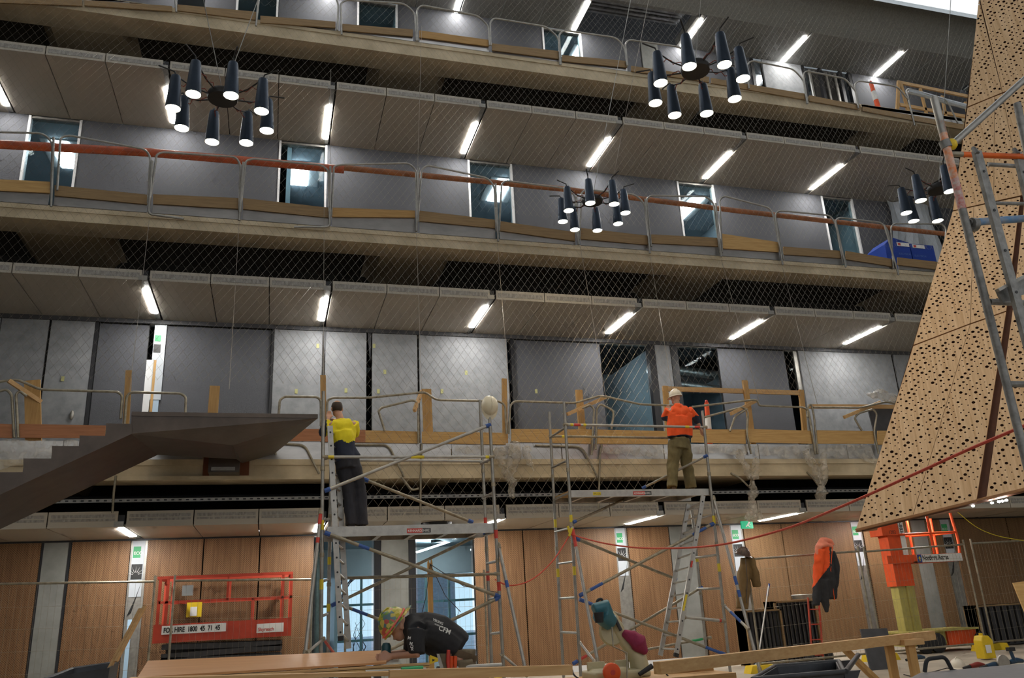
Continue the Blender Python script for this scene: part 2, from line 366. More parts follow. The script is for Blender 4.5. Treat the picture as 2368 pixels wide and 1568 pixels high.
# first gallery wall
w1=wl(1,[(-300,-5,'f'),(-5,108,'f'),(112,216,'f'),(216,224,'j'),(224,342,'G'),(376,628,'G'),(628,633,'j'),(633,746,'f'),(752,848,'f'),(860,965,'f'),(968,1172,'f'),(1180,1188,'j'),(1188,1388,'G'),(1497,1512,'j'),(1512,1548,'f'),(1548,1564,'j'),(1658,1812,'G'),(1832,1842,'s'),(1842,2055,'f'),(2060,2400,'f')],7.45,800)
for a in (746,850): mk('torn_seam',MB().prism([P(a,765,YW-.03),P(a+9,765,YW-.03),P(a+6,840,YW-.03)],(0,.02,0)),M['dark'],w1)
b=MB().box((XL,YW-.06,7.36),(XR,YW-.02,7.45)); mk('head_track',b,M['dark'],w1)
mk('door_pull',MB().ell(P(166,960,YW-.05),(.04,.03,.10),10),M['galv'],w1,True)
for (x,y) in ((145,876),(685,905),(800,903),(875,905),(1022,905),(735,800),(890,860),(1078,862),(1240,905),(865,800)): mk('tape_scrap',MB().box(P(x,y,YW-.03)+V(-.03,-.004,-.05),P(x,y,YW-.03)+V(.03,0,.05)),nmat('tape_scrap',(.40,.38,.16),.6) if 'tape_scrap' not in bpy.data.materials else bpy.data.materials['tape_scrap'],w1)
# rooms of first gallery: things seen through the openings
for i,(a,b_,l) in enumerate([(342,376,'narrow slot with film covered frame beside the stair landing, first gallery'),(1172,1180,'thin glazed slit beside the timber post, first gallery'),(1388,1497,'wide opening left of the orange clad worker, first gallery'),(1564,1658,'opening with ducts behind the orange clad worker, first gallery'),(1812,1832,'narrow opening right of the grey door, first gallery')]):
    window(lbl(0),wx(a,800),wx(b_,800),FLOOR[1],7.4,l,False,False)
# ground wall
w0=wl(0,[(-330,-60,'w'),(-60,101,'w'),(101,106,'j'),(106,164,'c'),(164,170,'j'),(170,306,'w'),(344,473,'w'),(474,602,'w'),(603,727,'w'),(866,880,'j'),(881,944,'c'),(944,960,'j'),(1094,1207,'w'),(1208,1420,'w'),(1449,1545,'w'),(1547,1604,'c'),(1606,1688,'w'),(1718,1806,'W'),(1807,1968,'W'),(1994,2108,'W'),(2108,2142,'c'),(2143,2176,'W'),(2203,2330,'W'),(2331,2480,'W'),(2481,2700,'W')],2.99,1235)
mk('head_track',MB().box((XL,YW-.07,2.94),(XR,YW-.03,3.0)),M['black'],w0)
mk('base_strip',MB().box((XL,YW-.05,0),(XR,YW+.0,.12)),M['white'],w0)
text_q=[]
def filmslot(n,a,b_,lab):
    x0,x1=wx(a,1235),wx(b_,1235); s=struct('trim_%d'%n,lab,((x0+x1)/2,YW,0)); wdt=x1-x0
    mk('frame',MB().box((x0,YW,0),(x1,YW+.05,2.97)),M['galv'],s)
    mk('protective_film',MB().box((x0+.03,YW-.012,1.9),(x0+wdt*.85,YW-.002,2.95)),M['paper'],s)
    g=mk('green_sticker',MB().box((x0+.05,YW-.016,2.62),(x0+wdt*.62,YW-.012,2.83)),M['green'],s)
    text_q.append((x0+.06,g)); lg=MB().box((x0+.04,YW-.016,2.22),(x0+wdt*.8,YW-.012,2.50)); mk('logo_block',lg,M['ink'],s)
    b=MB(); cx,cz=x0+wdt*.42,2.30
    for k in range(7):
        an=math.radians(15+25*k); b.prism([V(cx+.05*math.cos(an-.08),YW-.017,cz+.05*math.sin(an-.08)),V(cx+.17*math.cos(an),YW-.017,cz+.17*math.sin(an)),V(cx+.05*math.cos(an+.08),YW-.017,cz+.05*math.sin(an+.08))],(0,.002,0))
    mk('sun_rays',b,M['signwhite'],s)
    mk('torn_edge',MB().prism([V(x0+wdt*.85,YW-.014,2.2),V(x0+wdt*.35,YW-.014,1.62),V(x0+wdt*.1,YW-.014,1.55),V(x0+wdt*.55,YW-.014,1.9)],(0,.004,0)),M['ink'],s)
    return s,x0,x1
s_,x0,x1=filmslot(4,306,344,'film covered steel slot with green sticker left of the red lift')
mk('light_pane',MB().box((x0+.06,YW-.01,.1),(x1-.16,YW-.002,1.5)),nmat('pane_daylight_blue',(.50,.72,.92),.2),s_)  # pale blue colour stands in for daylight behind the pane
filmslot(5,1420,1449,'film covered slot behind the right scaffold ladder foot'); filmslot(6,1688,1718,'film covered slot below the green exit sign'); filmslot(7,1968,1994,'film covered slot with bare studs beside the orange jacket'); filmslot(8,2176,2203,'film covered slot behind the orange mast lift')
# glazed ground-floor bay
for n,(a,b_,l) in enumerate([(727,866,'tall ground floor window left of the concrete column'),(960,1094,'tall ground floor window behind the bending worker')]):
    x0,x1=wx(a,1235),wx(b_,1235); wn=window(lbl(0),x0,x1,0,2.97,l,False,False)
# room behind the glazed bay with outer window wall
gr=struct('wall_outer','outer glazed wall of the ground floor room with teal frames',(1,22.5,0)); fx0,fx1=-3.5,9
teal=nmat('teal_frame',(.10,.20,.22),.4); 
mk('bulkhead',MB().box((fx0,22.4,2.32),(fx1,22.6,3.2)),M['roomwall'],gr)
mk('room_ceiling',MB().box((fx0,17.9,3.02),(fx1,22.6,3.1)),nmat('room_ceiling_blue',(.16,.22,.27),.7),gr)
mk('room_side',MB().box((fx0-.1,17.7,0),(fx0,22.5,3.1)),M['roomwall'],gr); mk('room_side',MB().box((fx1,17.7,0),(fx1+.1,22.5,3.1)),M['roomwall'],gr)
for x in (.0,1.1,2.3,3.05,4.0,4.62,5.6,7): mk('mullion',MB().box((x-.03,22.42,0),(x+.03,22.5,2.34)),teal,gr)
for z in (1.62,.75): mk('transom',MB().box((fx0,22.43,z-.03),(fx1,22.49,z+.03)),teal,gr)
mk('outer_pane',MB().box((fx0,22.46,0),(fx1,22.47,2.34)),glassmat('outer_glass',(.9,.95,1),.04),gr)
mk('white_door',MB().box((1.45,20,0),(1.52,21.6,2.9)),M['paper'],gr)
mk('round_pillar',MB().tube([V(1.05,20,0),V(1.05,20,3)],.12,10),M['galv'],gr,True)
mk('low_cabinet',MB().box((0.2,21.6,0),(1.6,22.2,.8)),M['white'],gr)
# exterior behind the window
sky_b=mk('neighbour_building',MB().box((4.7,30,0),(6.4,30.5,9)),nmat('brick_facade',(.50,.51,.56),.8,0,0,9,(1,1,2.2),0,(.7,.72,.78)))
tag(sky_b,'pale grey brick building seen outside the ground floor window','building')
gd=mk('ground_outside',MB().box((-20,23,-.2),(40,60,-.02)),nmat('outside_ground',(.35,.38,.45),.9,0,.3,.6)); tag(gd,'pale ground outside the windows',kind='structure')
hd=MB()
for i in range(60):
    x=-6+22*R_.random(); z=.1; p=[V(x,27+2*R_.random(),0)]
    for j in range(4): p.append(p[-1]+V(R_.uniform(-.25,.25),R_.uniform(-.1,.1),R_.uniform(.15,.45)))
    hd.tube(p,[.03,.022,.016,.01,.006],4)
o=mk('bare_hedge',hd,nmat('twigs',(.16,.13,.13),.9)); tag(o,'tangle of bare twigs outside the ground floor windows','hedge',kind='stuff')
for k,tx in enumerate((-1.2,2.0)):
    b=MB()
    def br(p,d,l,r,n):
        q=p+d*l; b.tube([p,q],[r,r*.7],5)
        if n:
            for _ in range(3):
                br(p+d*l*R_.uniform(.6,1),(d+V(R_.uniform(-.7,.7),R_.uniform(-.4,.4),R_.uniform(-.1,.5))).normalized(),l*.68,r*.6,n-1)
    br(V(tx,28,0),V(.02,0,1),1.6,.07,4)
    tag(mk('bare_tree',b,nmat('bark%d'%k,(.14,.12,.13),.9)),['leafless tree outside the window left of the concrete column','leafless tree outside, nearer the concrete column'][k],'tree')
# room lights
def troffer(lv,px,py,w_=.55,d_=1.1,lab=''):
    z=CEIL[lv]+.03; c=PZ(px,py,z)
    t=thing('troffer_light',lab,'light',c,'room ceiling lights'); 
    mk('tray',MB().box(c-V(w_,d_,0)/2,c+V(w_,d_,0)/2+V(0,0,.02)),M['white'],t); mk('lens',MB().box(c-V(w_*.45,d_*.95,.03)/2-V(0,0,.008),c+V(w_*.45,d_*.95,0)/2),M['troffer'],t)
troffer(2,690,402,1.0,1.2,'square room light seen through the second glazed slot of the second gallery'); troffer(2,1155,440,.8,1.3,'room light seen through the third glazed slot of the second gallery'); troffer(2,1590,482,.8,1.5,'room light seen through the fourth glazed slot of the second gallery'); troffer(2,1912,525,.6,1.,'room light seen through the fifth glazed slot of the second gallery'); troffer(2,150,358,.8,1.3,'room light seen through the far left slot of the second gallery')
for i,(x,y) in enumerate(((1338,123),(1572,165),(1750,190),(2000,238),(2130,262))): troffer(3,x,y,.5,.7,f'{ORD[i]} small room light from the left behind the top gallery rail')
# pendant strip in ground room
pp=P(960,1268,19.5); 
t=thing('hanging_strip_light','lit strip light hanging in the glazed ground floor room','light',pp); q=P(1045,1245,21.2)
mk('body',MB().bar(P(1000,1250,20.2),q,.09,.10),M['black'],t); mk('tube',MB().bar(P(965,1275,20.2)+V(0,0,-.02),q-V(0,0,.06),.07,.03),M['strip'],t)
t=mk('ceiling_drum',MB().lathe([(.3,0),(.3,.3)],PZ(1010,1240,2.72),n=16),M['black'],smooth=True); tag(t,'black drum light under the ceiling of the glazed room','light')
# lamps added out of view to brighten the first gallery rooms
for i,x in enumerate((-2.6,7.9,10.1,12.4)):
    t=thing('fill_batten',f'{ORD[i]} added unseen batten light from the left inside the first gallery rooms','light',(x,19.3,7.2),'added batten lights in the first gallery rooms'); mk('batten',MB().box((x-.05,18.7,7.2),(x+.05,19.9,7.26)),M['white'],t); mk('tube',MB().tube([V(x,18.75,7.17),V(x,19.85,7.17)],.025,6),M['troffer'],t)
# film covered studs in the slot beside the stair landing
sx=wx(345,850); ss=struct('trim_9','white film covered stud slot above the stair landing',(sx+.1,YW+.02,FLOOR[1]))
mk('film',MB().box((sx+.04,YW-.02,P(360,925,YW).z),(wx(378,850),YW,7.35)),M['paper'],ss); mk('green_sticker',MB().box((sx+.06,YW-.026,P(360,790,YW).z),(sx+.18,YW-.021,P(360,776,YW).z)),M['green'],ss); mk('logo_block',MB().box((sx+.05,YW-.026,P(360,816,YW).z),(sx+.19,YW-.021,P(360,797,YW).z)),M['ink'],ss)
mk('stud',MB().box((wx(338,850),YW-.03,FLOOR[1]),(wx(353,850),YW+.03,P(345,833,YW).z)),M['white'],ss); mk('edge_strip',MB().box((wx(355,850),YW-.03,FLOOR[1]),(wx(361,850),YW+.03,P(345,833,YW).z)),M['pinez'],ss); mk('blue_film',MB().box((wx(361,850),YW-.01,FLOOR[1]),(wx(374,850),YW+.02,P(345,838,YW).z)),nmat('blue_film',(.42,.55,.68),.4),ss)
# ducts in first gallery room
for i,(x,y,r) in enumerate(((1610,862,.13),(1620,895,.10))):
    c=P(x,y,20.5); tag(mk('spiral_duct',MB().tube([c-V(1.5,.4,0),c+V(1.6,.4,.0)],r,12),M['galv'],smooth=True),['upper round silver duct seen through the opening behind the orange worker','lower round silver duct seen through the opening behind the orange worker'][i],'duct')
# ------------------------------------------------------------------ roof edge and skylight
UB=P(2150,24,14.7).z
rf=struct('roof_edge','grey roof upstand with netting above the top gallery',(9,16,16.5))
mk('bulkhead_lower',MB().prism([(XL,16.1,16.5),(XL,15.2,17.25),(XL,15.3,17.4),(XL,16.2,16.65)],(XR+6-XL,0,0)),M['ceil3'],rf)
mk('bulkhead_upper',MB().prism([(XL,15.2,17.25),(XL,14.7,UB),(XL,14.8,UB+.1),(XL,15.3,17.4)],(XR+6-XL,0,0)),nmat('roof_band',(.22,.26,.28),.4,.3,.1,2),rf)
sk=struct('skylight','skylight frame above the atrium',(9,8,18.6))
for x in range(-10,30,4): mk('rafter',MB().box((x,6.3,18.7),(x+.2,14.4,19.0)),M['dark'],sk)
for y in (6.3,10.2): mk('purlin',MB().box((XL,y,18.5),(XR,y+.3,18.75)),M['roomwall'],sk)
mk('added_roof_cover',MB().box((XL-6,-4,18.9),(XR+5,6.5,19.0)),M['ceil3'],sk)  # roof covers added out of view to cut down the sky light
mk('added_roof_cover',MB().box((XL-6,18,18.5),(XR+5,24,18.6)),M['dark'],sk)
# flank walls close the atrium at its ends
fw_=struct('wall_front_added','added atrium wall with light openings, unseen behind the viewer',(5,-4,0))  # wall added out of view; openings and warm colour shape the ambient light
for z0,z1 in ((0,2.6),(5.6,7.6),(10.4,12.4),(15,18.9)): mk('wall_band',MB().box((XL,-4.3,z0),(XR,-4,z1)),nmat('warm_bounce_wall',(.5,.42,.32),.8) if 'warm_bounce_wall' not in bpy.data.materials else bpy.data.materials['warm_bounce_wall'],fw_)
tag(mk('wall_left',MB().box((XL-.3,-4,0),(XL,24,18.9)),M['concrete2']),'plain grey end wall of the atrium, far left',kind='structure')
tag(mk('wall_right',MB().box((XR,-4,0),(XR+.3,24,18.9)),M['concrete2']),'plain grey end wall of the atrium, far right',kind='structure')
# ------------------------------------------------------------------ guardrails, toe boards, nets
def fillet(pts,r,k=4):
    out=[pts[0]]
    for i in range(1,len(pts)-1):
        a,b,c=pts[i-1],pts[i],pts[i+1]; d1=(a-b); d2=(c-b); q=min(r,d1.length*.45,d2.length*.45)
        p0=b+d1.normalized()*q; p1=b+d2.normalized()*q
        for j in range(k+1):
            t=j/k; out.append(p0*(1-t)**2+b*2*t*(1-t)+p1*t*t)
    out.append(pts[-1]); return out
RY=14.9
def hoopmesh(px,Y=RY,r=.021,fr=.13,dy=0):
    pts=[P(x,y,Y+dy*i) for i,(x,y) in enumerate(px)]
    return MB().tube(fillet(pts,fr),r,8)
HO2=[[(-40,430),(-30,305),(100,308),(122,330),(118,440)],[(132,440),(140,318),(160,313),(335,345),(348,362),(342,470)],[(346,470),(362,358),(375,352),(545,363),(556,380),(553,490)],
 [(556,490),(568,372),(585,367),(745,382),(760,395),(762,500)],[(766,500),(772,385),(785,381),(945,377),(962,392),(964,510)],[(966,512),(975,392),(988,382),(1128,412),(1143,430),(1148,535)],
 [(1154,535),(1160,425),(1170,418),(1312,436),(1330,452),(1335,555)],[(1340,555),(1345,445),(1355,438),(1470,450),(1490,470),(1502,570)],[(1506,570),(1495,460),(1505,452),(1635,455),(1650,470),(1665,585)],
 [(1670,585),(1664,462),(1674,453),(1778,480),(1788,495),(1808,600)],[(1812,600),(1792,495),(1802,487),(1918,498),(1932,515),(1950,610)],[(1956,610),(1930,512),(1940,503),(2038,515),(2052,530),(2072,622)],[(2066,620),(2060,525),(2068,517),(2178,518),(2188,530),(2182,600)]]
for i,h in enumerate(HO2):
    tag(mk('guardrail',hoopmesh(h),M['galv'],smooth=True),f'{ORD[i]} bent tube guardrail hoop from the left on the second gallery edge','guardrail','guardrail hoops on the second gallery')
PO2=[[(124,318),(118,478)],[(352,372),(343,495),(425,506)],[(563,375),(553,510)],[(764,385),(762,525),(680,525)],[(968,388),(963,535)],[(1146,425),(1152,558)],[(1333,455),(1338,566)],[(1492,460),(1503,586)],[(1655,470),(1668,594)],[(1793,500),(1810,613)],[(1932,512),(1956,618)],[(2045,520),(2078,636)]]
for i,h in enumerate(PO2):
    tag(mk('stanchion',hoopmesh(h,RY-.04,.023,.08),M['galv'],smooth=True),f'{ORD[i]} galvanised guardrail post from the left on the second gallery edge','post','guardrail posts on the second gallery')
HO3=[[(408,28),(402,-40),(420,-60)],[(592,60),(597,10),(600,-40)],[(780,70),(783,10),(770,-20)],[(790,80),(788,8),(800,0),(935,8),(960,30),(963,95)],[(966,95),(964,22),(975,12),(1105,36),(1130,60),(1132,105)],[(1135,105),(1133,52),(1142,42),(1265,62),(1292,88),(1295,150)],[(1297,150),(1293,78),(1305,70),(1425,87),(1445,110),(1450,152)],[(1451,152),(1446,100),(1455,92),(1570,108),(1600,130)],[(1732,205),(1726,150),(1738,140),(1835,160),(1858,185),(1866,240)],[(1868,240),(1857,170),(1866,164),(1955,182),(1982,215),(1985,250)],[(1985,250),(1976,195),(1985,187),(2075,200),(2100,230)]]
for i,h in enumerate(HO3):
    tag(mk('guardrail',hoopmesh(h),M['galv'],smooth=True),f'{ORD[i]} bent tube guardrail hoop from the left on the top gallery edge','guardrail','guardrail hoops on the top gallery')
# first gallery rails: drawn one by one
HO1=[([(-20,885),(40,877),(92,901),(272,906),(283,915),(279,968)],'long rail that kinks over the plank at the far left'),([(-20,910),(15,900),(27,912),(33,1012)],'hoop ending at the far left edge'),([(62,916),(45,904),(37,912),(42,1012)],'narrow hoop beside the far left plank'),
 ([(285,1012),(293,916),(303,907),(418,910),(430,918),(426,1012)],'hoop standing behind the steel stair landing'),([(640,1010),(647,925),(658,917),(733,918),(742,926),(742,985)],'hoop left of the yellow shirted worker'),
 ([(755,985),(757,926),(768,920),(850,920),(970,908),(985,908),(1008,925),(1155,928),(1168,937),(1172,1003)],'long rail from the yellow shirted worker to the white helmet'),([(890,997),(875,950),(882,943),(955,925),(967,932),(968,1025)],'leaning hoop in the middle of the left scaffold'),
 ([(1176,1003),(1180,937),(1190,928),(1330,932),(1385,916),(1400,917),(1480,935),(1558,938)],'long rail between the two scaffolds'),([(1318,957),(1365,936),(1374,946),(1368,1052)],'hoop beside the plank left of the orange worker'),([(1378,1040),(1380,945),(1388,934),(1420,950),(1414,992)],'leaning hoop left of the orange worker'),
 ([(1600,941),(1740,925),(1752,926),(1755,938),(1858,942),(1870,950),(1886,1050)],'long rail right of the orange worker'),([(1625,966),(1718,941),(1730,952),(1727,1005),(1737,1050)],'sloping hoop right of the orange worker'),([(1688,997),(1700,962),(1728,946)],'short bent tube below the sloping hoop'),
 ([(1868,965),(1868,940),(1876,934),(1882,960),(1891,1050)],'narrow hooked hoop in front of the timber frame post'),([(1880,942),(1990,943),(2050,929),(2085,938)],'rail running to the perforated wooden cladding'),([(1993,996),(1975,966),(1985,956),(2020,946),(2028,958),(2021,1000),(2032,1050)],'hoop beside the black sheet near the wooden cladding')]
for px,l in HO1: tag(mk('guardrail',hoopmesh(px,RY,.022,.10),M['galv_w'],smooth=True),l+', first gallery','guardrail','guardrail tubes on the first gallery')
HOL=[([(637,1052),(637,1024),(698,1029),(708,1036),(738,1096)],'left of the yellow worker'),([(808,1028),(892,1029),(902,1036),(934,1102)],'behind the yellow worker'),([(975,1024),(973,1100),(972,1187)],'in the middle of the left scaffold'),([(1238,1030),(1338,1033),(1350,1041),(1382,1104)],'left half of the right scaffold'),([(1392,1028),(1388,1045),(1386,1100),(1384,1178)],'hanging vertical behind the right scaffold platform'),([(928,1103),(952,1134),(968,1130)],'short bent stub behind the left scaffold'),([(1690,1094),(1712,1106),(1730,1124)],'short stub right of the orange worker'),([(1866,1092),(1880,1106),(1893,1124)],'short stub nearer the wooden cladding'),([(268,1100),(263,1140),(260,1186)],'thin tube hanging below the stair')]
for px,l in HOL: tag(mk('net_frame_tube',hoopmesh(px,RY+.02,.02,.08),M['galv_w'],smooth=True),'net frame tube below the first gallery edge, '+l,'tube','net frame tubes below the first gallery')
def board(px,Y,t,mat,name,label,cat,group=None):
    pts=[P(x,y,Y) for x,y in px]; o=mk(name,MB().prism(pts,(0,t,0)),mat)
    return tag(o,label,cat,group)
TOE2=[(-60,412,438,115,420,446,'ply2'),(126,428,452,340,450,472,'plydull'),(354,449,471,553,458,483,'plydull'),(562,458,483,760,480,503,'plydull'),(768,480,501,960,487,503,'ply'),(970,487,511,1145,508,527,'plydull'),(1155,511,533,1330,537,557,'plydull'),(1343,527,552,1500,545,566,'plydull'),(1506,542,562,1663,550,570,'plydull'),(1668,540,574,1801,560,583,'ply2'),(1812,570,588,1946,580,597,'plydull'),(1956,580,599,2070,600,617,'plydull'),(2076,595,612,2190,608,626,'plydull')]
for i,(a,at,ab,b_,bt,bb,m_) in enumerate(TOE2):
    board([(a,at),(b_,bt),(b_,bb),(a,ab)],RY+.035,.03,M[m_],'toe_board',f'{ORD[i]} timber toe board from the left on the second gallery edge' if i!=9 else 'bright plywood toe board with swirling grain on the second gallery edge','toe board','toe boards on the second gallery')
    fb=MB().prism([P(a,ab-2,RY+.075),P(b_,bb-2,RY+.075),V(P(b_,bb,RY+.075).x,RY+.075,8.69),V(P(a,ab,RY+.075).x,RY+.075,8.69)],(0,.012,0)); o=mk('edge_flashing',fb,M['alum_edge'],s2)
TOE3=[(-60,-14,4,190,-2,13,'plydull'),(195,0,12,398,14,26,'plydull'),(410,10,24,592,27,46,'plydull'),(602,36,52,776,50,64,'plydull'),(792,55,70,955,68,84,'plydull'),(970,70,86,1130,92,107,'ply'),(1138,100,116,1293,118,136,'plydull'),(1300,127,141,1450,141,156,'plydull'),(1460,152,164,1640,178,190,'plydull'),(1645,180,192,1865,217,231,'plydull'),(1872,220,233,1990,244,254,'plydull'),(1995,246,256,2230,288,300,'plydull')]
for i,(a,at,ab,b_,bt,bb,m_) in enumerate(TOE3):
    board([(a,at),(b_,bt),(b_,bb),(a,ab)],RY+.035,.03,M[m_],'toe_board',f'{ORD[i]} timber toe board from the left on the top gallery edge','toe board','toe boards on the top gallery')
    fb=MB().prism([P(a,ab-2,RY+.075),P(b_,bb-2,RY+.075),V(P(b_,bb,RY+.075).x,RY+.075,13.37),V(P(a,ab,RY+.075).x,RY+.075,13.37)],(0,.012,0)); mk('edge_flashing',fb,M['alum_edge'],s3)
TOE1=[(-60,978,1010,28,981,1013,'plyred','short reddish toe board at the far left edge'),(44,980,1012,244,984,1013,'plyred','long reddish toe board left of the stair landing'),(600,992,1020,748,992,1020,'plyred','reddish toe board left of the yellow worker'),(752,992,1022,845,994,1023,'plyred','reddish toe board behind the yellow worker'),(845,995,1023,966,998,1025,'ply2','yellow toe board right of the yellow worker'),(976,998,1025,1170,1001,1028,'ply2','toe board below the white helmet'),(1183,992,1022,1370,993,1026,'ply2','toe board at the left half of the right scaffold'),(1378,993,1026,1545,997,1027,'ply2','toe board left of the orange worker'),(1600,993,1023,1725,993,1026,'ply2','toe board right of the orange worker'),(1732,992,1023,1880,996,1026,'ply2','toe board in front of the timber frame'),(1890,995,1026,2022,997,1026,'ply2','toe board left of the black sheet'),(2030,996,1028,2100,996,1028,'ply2','short toe board against the wooden cladding')]
for a,at,ab,b_,bt,bb,m_,l in TOE1: board([(a,at),(b_,bt),(b_,bb),(a,ab)],RY+.035,.03,M[m_],'toe_board',l+', first gallery','toe board','toe boards on the first gallery')
for k in range(16):
    x=XL+2.2*k; mk('edge_flashing',MB().box((x+.01,RY+.075,4.06),(x+2.19,RY+.087,4.37)),M['alum_edge'],s1)
# timber posts and frames on the first gallery
TP=[((75,880),(77,980),.24,'wide plank standing at the far left'),((298,857),(292,968),.10,'tall thin post left of the stair landing'),((497,893),(492,958),.17,'short post behind the stair landing'),((747,868),(748,945),.10,'tall post above the left scaffold standard'),((986,900),(990,997),.18,'wide post in the middle of the left scaffold'),((1166,876),(1168,998),.10,'tall post right of the white helmet'),((1338,902),(1346,992),.145,'post left of the orange worker'),((1722,880),(1738,1000),.12,'tall post right of the orange worker')]
for a,b_,w_,l in TP: tag(mk('timber_post',MB().bar(P(*a,RY+.2),P(*a,RY+.2)+(P(*b_,RY+.2)-P(*a,RY+.2))*((P(*a,RY+.2).z-4.28)/(P(*a,RY+.2).z-P(*b_,RY+.2).z)),w_,.05,(0,1,0)),M['pinez']),l+', first gallery','timber post','timber posts on the first gallery')
tf=thing('timber_goalpost','timber goal frame of posts and a top beam right of the orange worker','timber frame',P(1700,995,RY+.25))
mk('post',MB().bar(P(1538,893,RY+.25),P(1546,1012,RY+.25),.11,.06,(0,1,0)),M['pinez'],tf); mk('post',MB().bar(P(1852,902,RY+.25),P(1862,1012,RY+.25),.11,.06,(0,1,0)),M['pinez'],tf); mk('top_beam',MB().bar(P(1532,899,RY+.25),P(1858,909,RY+.25),.05,.10),M['pine'],tf)
tag(mk('timber_rail',MB().bar(P(1870,940,RY+.3),P(2100,941,RY+.3),.05,.09),M['pine']),'horizontal timber rail between the goal frame and the wooden cladding','timber')
for a,b_,l in [((20,880),(95,930),'diagonal brace at the far left plank'),((958,950),(975,905),'short plank piece left of the wide post'),((1312,958),(1402,918),'diagonal brace left of the orange worker'),((1690,957),(1748,927),'diagonal brace right of the orange worker'),((1952,965),(2035,930),'diagonal brace beside the wooden cladding')]:
    tag(mk('timber_brace',MB().bar(P(*a,RY-.1),P(*b_,RY+.2),.05,.07),M['pine']),l+', first gallery','timber brace','timber braces on the first gallery')
# pipes behind the rails of the second gallery
tag(mk('handrail_pipe',MB().tube([P(-60,330,15.2),P(0,334,15.2),P(335,352,15.2),P(550,370,15.2),P(795,392,15.2)],.085,12),M['orange_pipe'],smooth=True),'thick orange pipe behind the hoops at the left of the second gallery','pipe')
tag(mk('handrail_pipe',MB().tube([P(795,388,15.2),P(1300,437,15.2),P(1700,487,15.2),P(2300,554,15.2)],.062,12),M['brown_pipe'],smooth=True),'thinner brown orange pipe continuing to the right on the second gallery','pipe')
# nets
def net(x0,x1,z0,z1,y0,y1,lab,dx=.15,dz=.215,r=.0013,clip=None):
    b=MB(); H=z1-z0; run=H*dx/dz; x=x0-run; up=V(0,1,0)
    def strand(a,c):
        d=(c-a).normalized(); n=d.cross(V(0,1,0)).normalized(); m=V(0,1,0)
        o3=[n*r,n*(-r*.5)+m*r*.86,n*(-r*.5)-m*r*.86]
        b.add([a+q for q in o3]+[c+q for q in o3],[(0,1,4,3),(1,2,5,4),(2,0,3,5)])
    def pt(t,xx): return V(xx,y0+(y1-y0)*t+.03*math.sin(xx*1.1+t*3),z0+H*t)
    while x<x1+run:
        for sgn in (1,-1):
            xa=x if sgn==1 else x+run; xb=xa+sgn*run
            ta,tb=0.,1.
            for lim,s_2 in ((x0,1),(x1,-1)):
                pass
            t0=0.;t1=1.
            def xt(t): return xa+(xb-xa)*t
            if sgn==1:
                t0=max(0,(x0-xa)/run); t1=min(1,(x1-xa)/run)
            else:
                t0=max(0,(xa-x1)/run); t1=min(1,(xa-x0)/run)
            if t1-t0>.01:
                k=3
                for j in range(k):
                    u0=t0+(t1-t0)*j/k; u1=t0+(t1-t0)*(j+1)/k; strand(pt(u0,xt(u0)),pt(u1,xt(u1)))
        x+=dx
    o=mk('safety_net',b,M['net']); return tag(o,lab,'net',None,'stuff')
net(-6.2,16.,5.40,8.66,NETY-.02,NETY+.1,'thin diamond wire net stretched across the first gallery',r=.0019)
net(-6.8,17.,9.2,13.2,NETY,NETY+.1,'thin diamond wire net stretched across the second gallery')
net(-3,20.,13.6,17.2,NETY,NETY+.3,'thin diamond wire net stretched across the top gallery')
net(1.2,7.2,2.95,5.4,14.6,NETY-.02,'torn lower edge of the wire net hanging below the first gallery',.19,.25,.0022)
b=MB()
for px in ((90,300),(150,560),(345,300),(545,300),(765,150),(975,60)): pass
cab=[[(1342,570),(1402,925)],[(1150,560),(1180,930)],[(1503,590),(1560,935)],[(750,300),(748,870)],[(963,540),(975,905)],[(553,515),(530,900)],[(1668,600),(1755,925)],[(1810,620),(1890,935)],[(345,510),(300,905)],[(765,160),(764,380)],[(1500,0),(1420,400)],[(975,60),(966,385)]]
for i,c in enumerate(cab): tag(mk('net_cable',MB().tube([P(*c[0],RY-.02),P(*c[1],RY-.02)],.005,4),M['net']),f'taut net cable, {ORD[i]} of the thin cables tying the nets','cable','net tie cables')
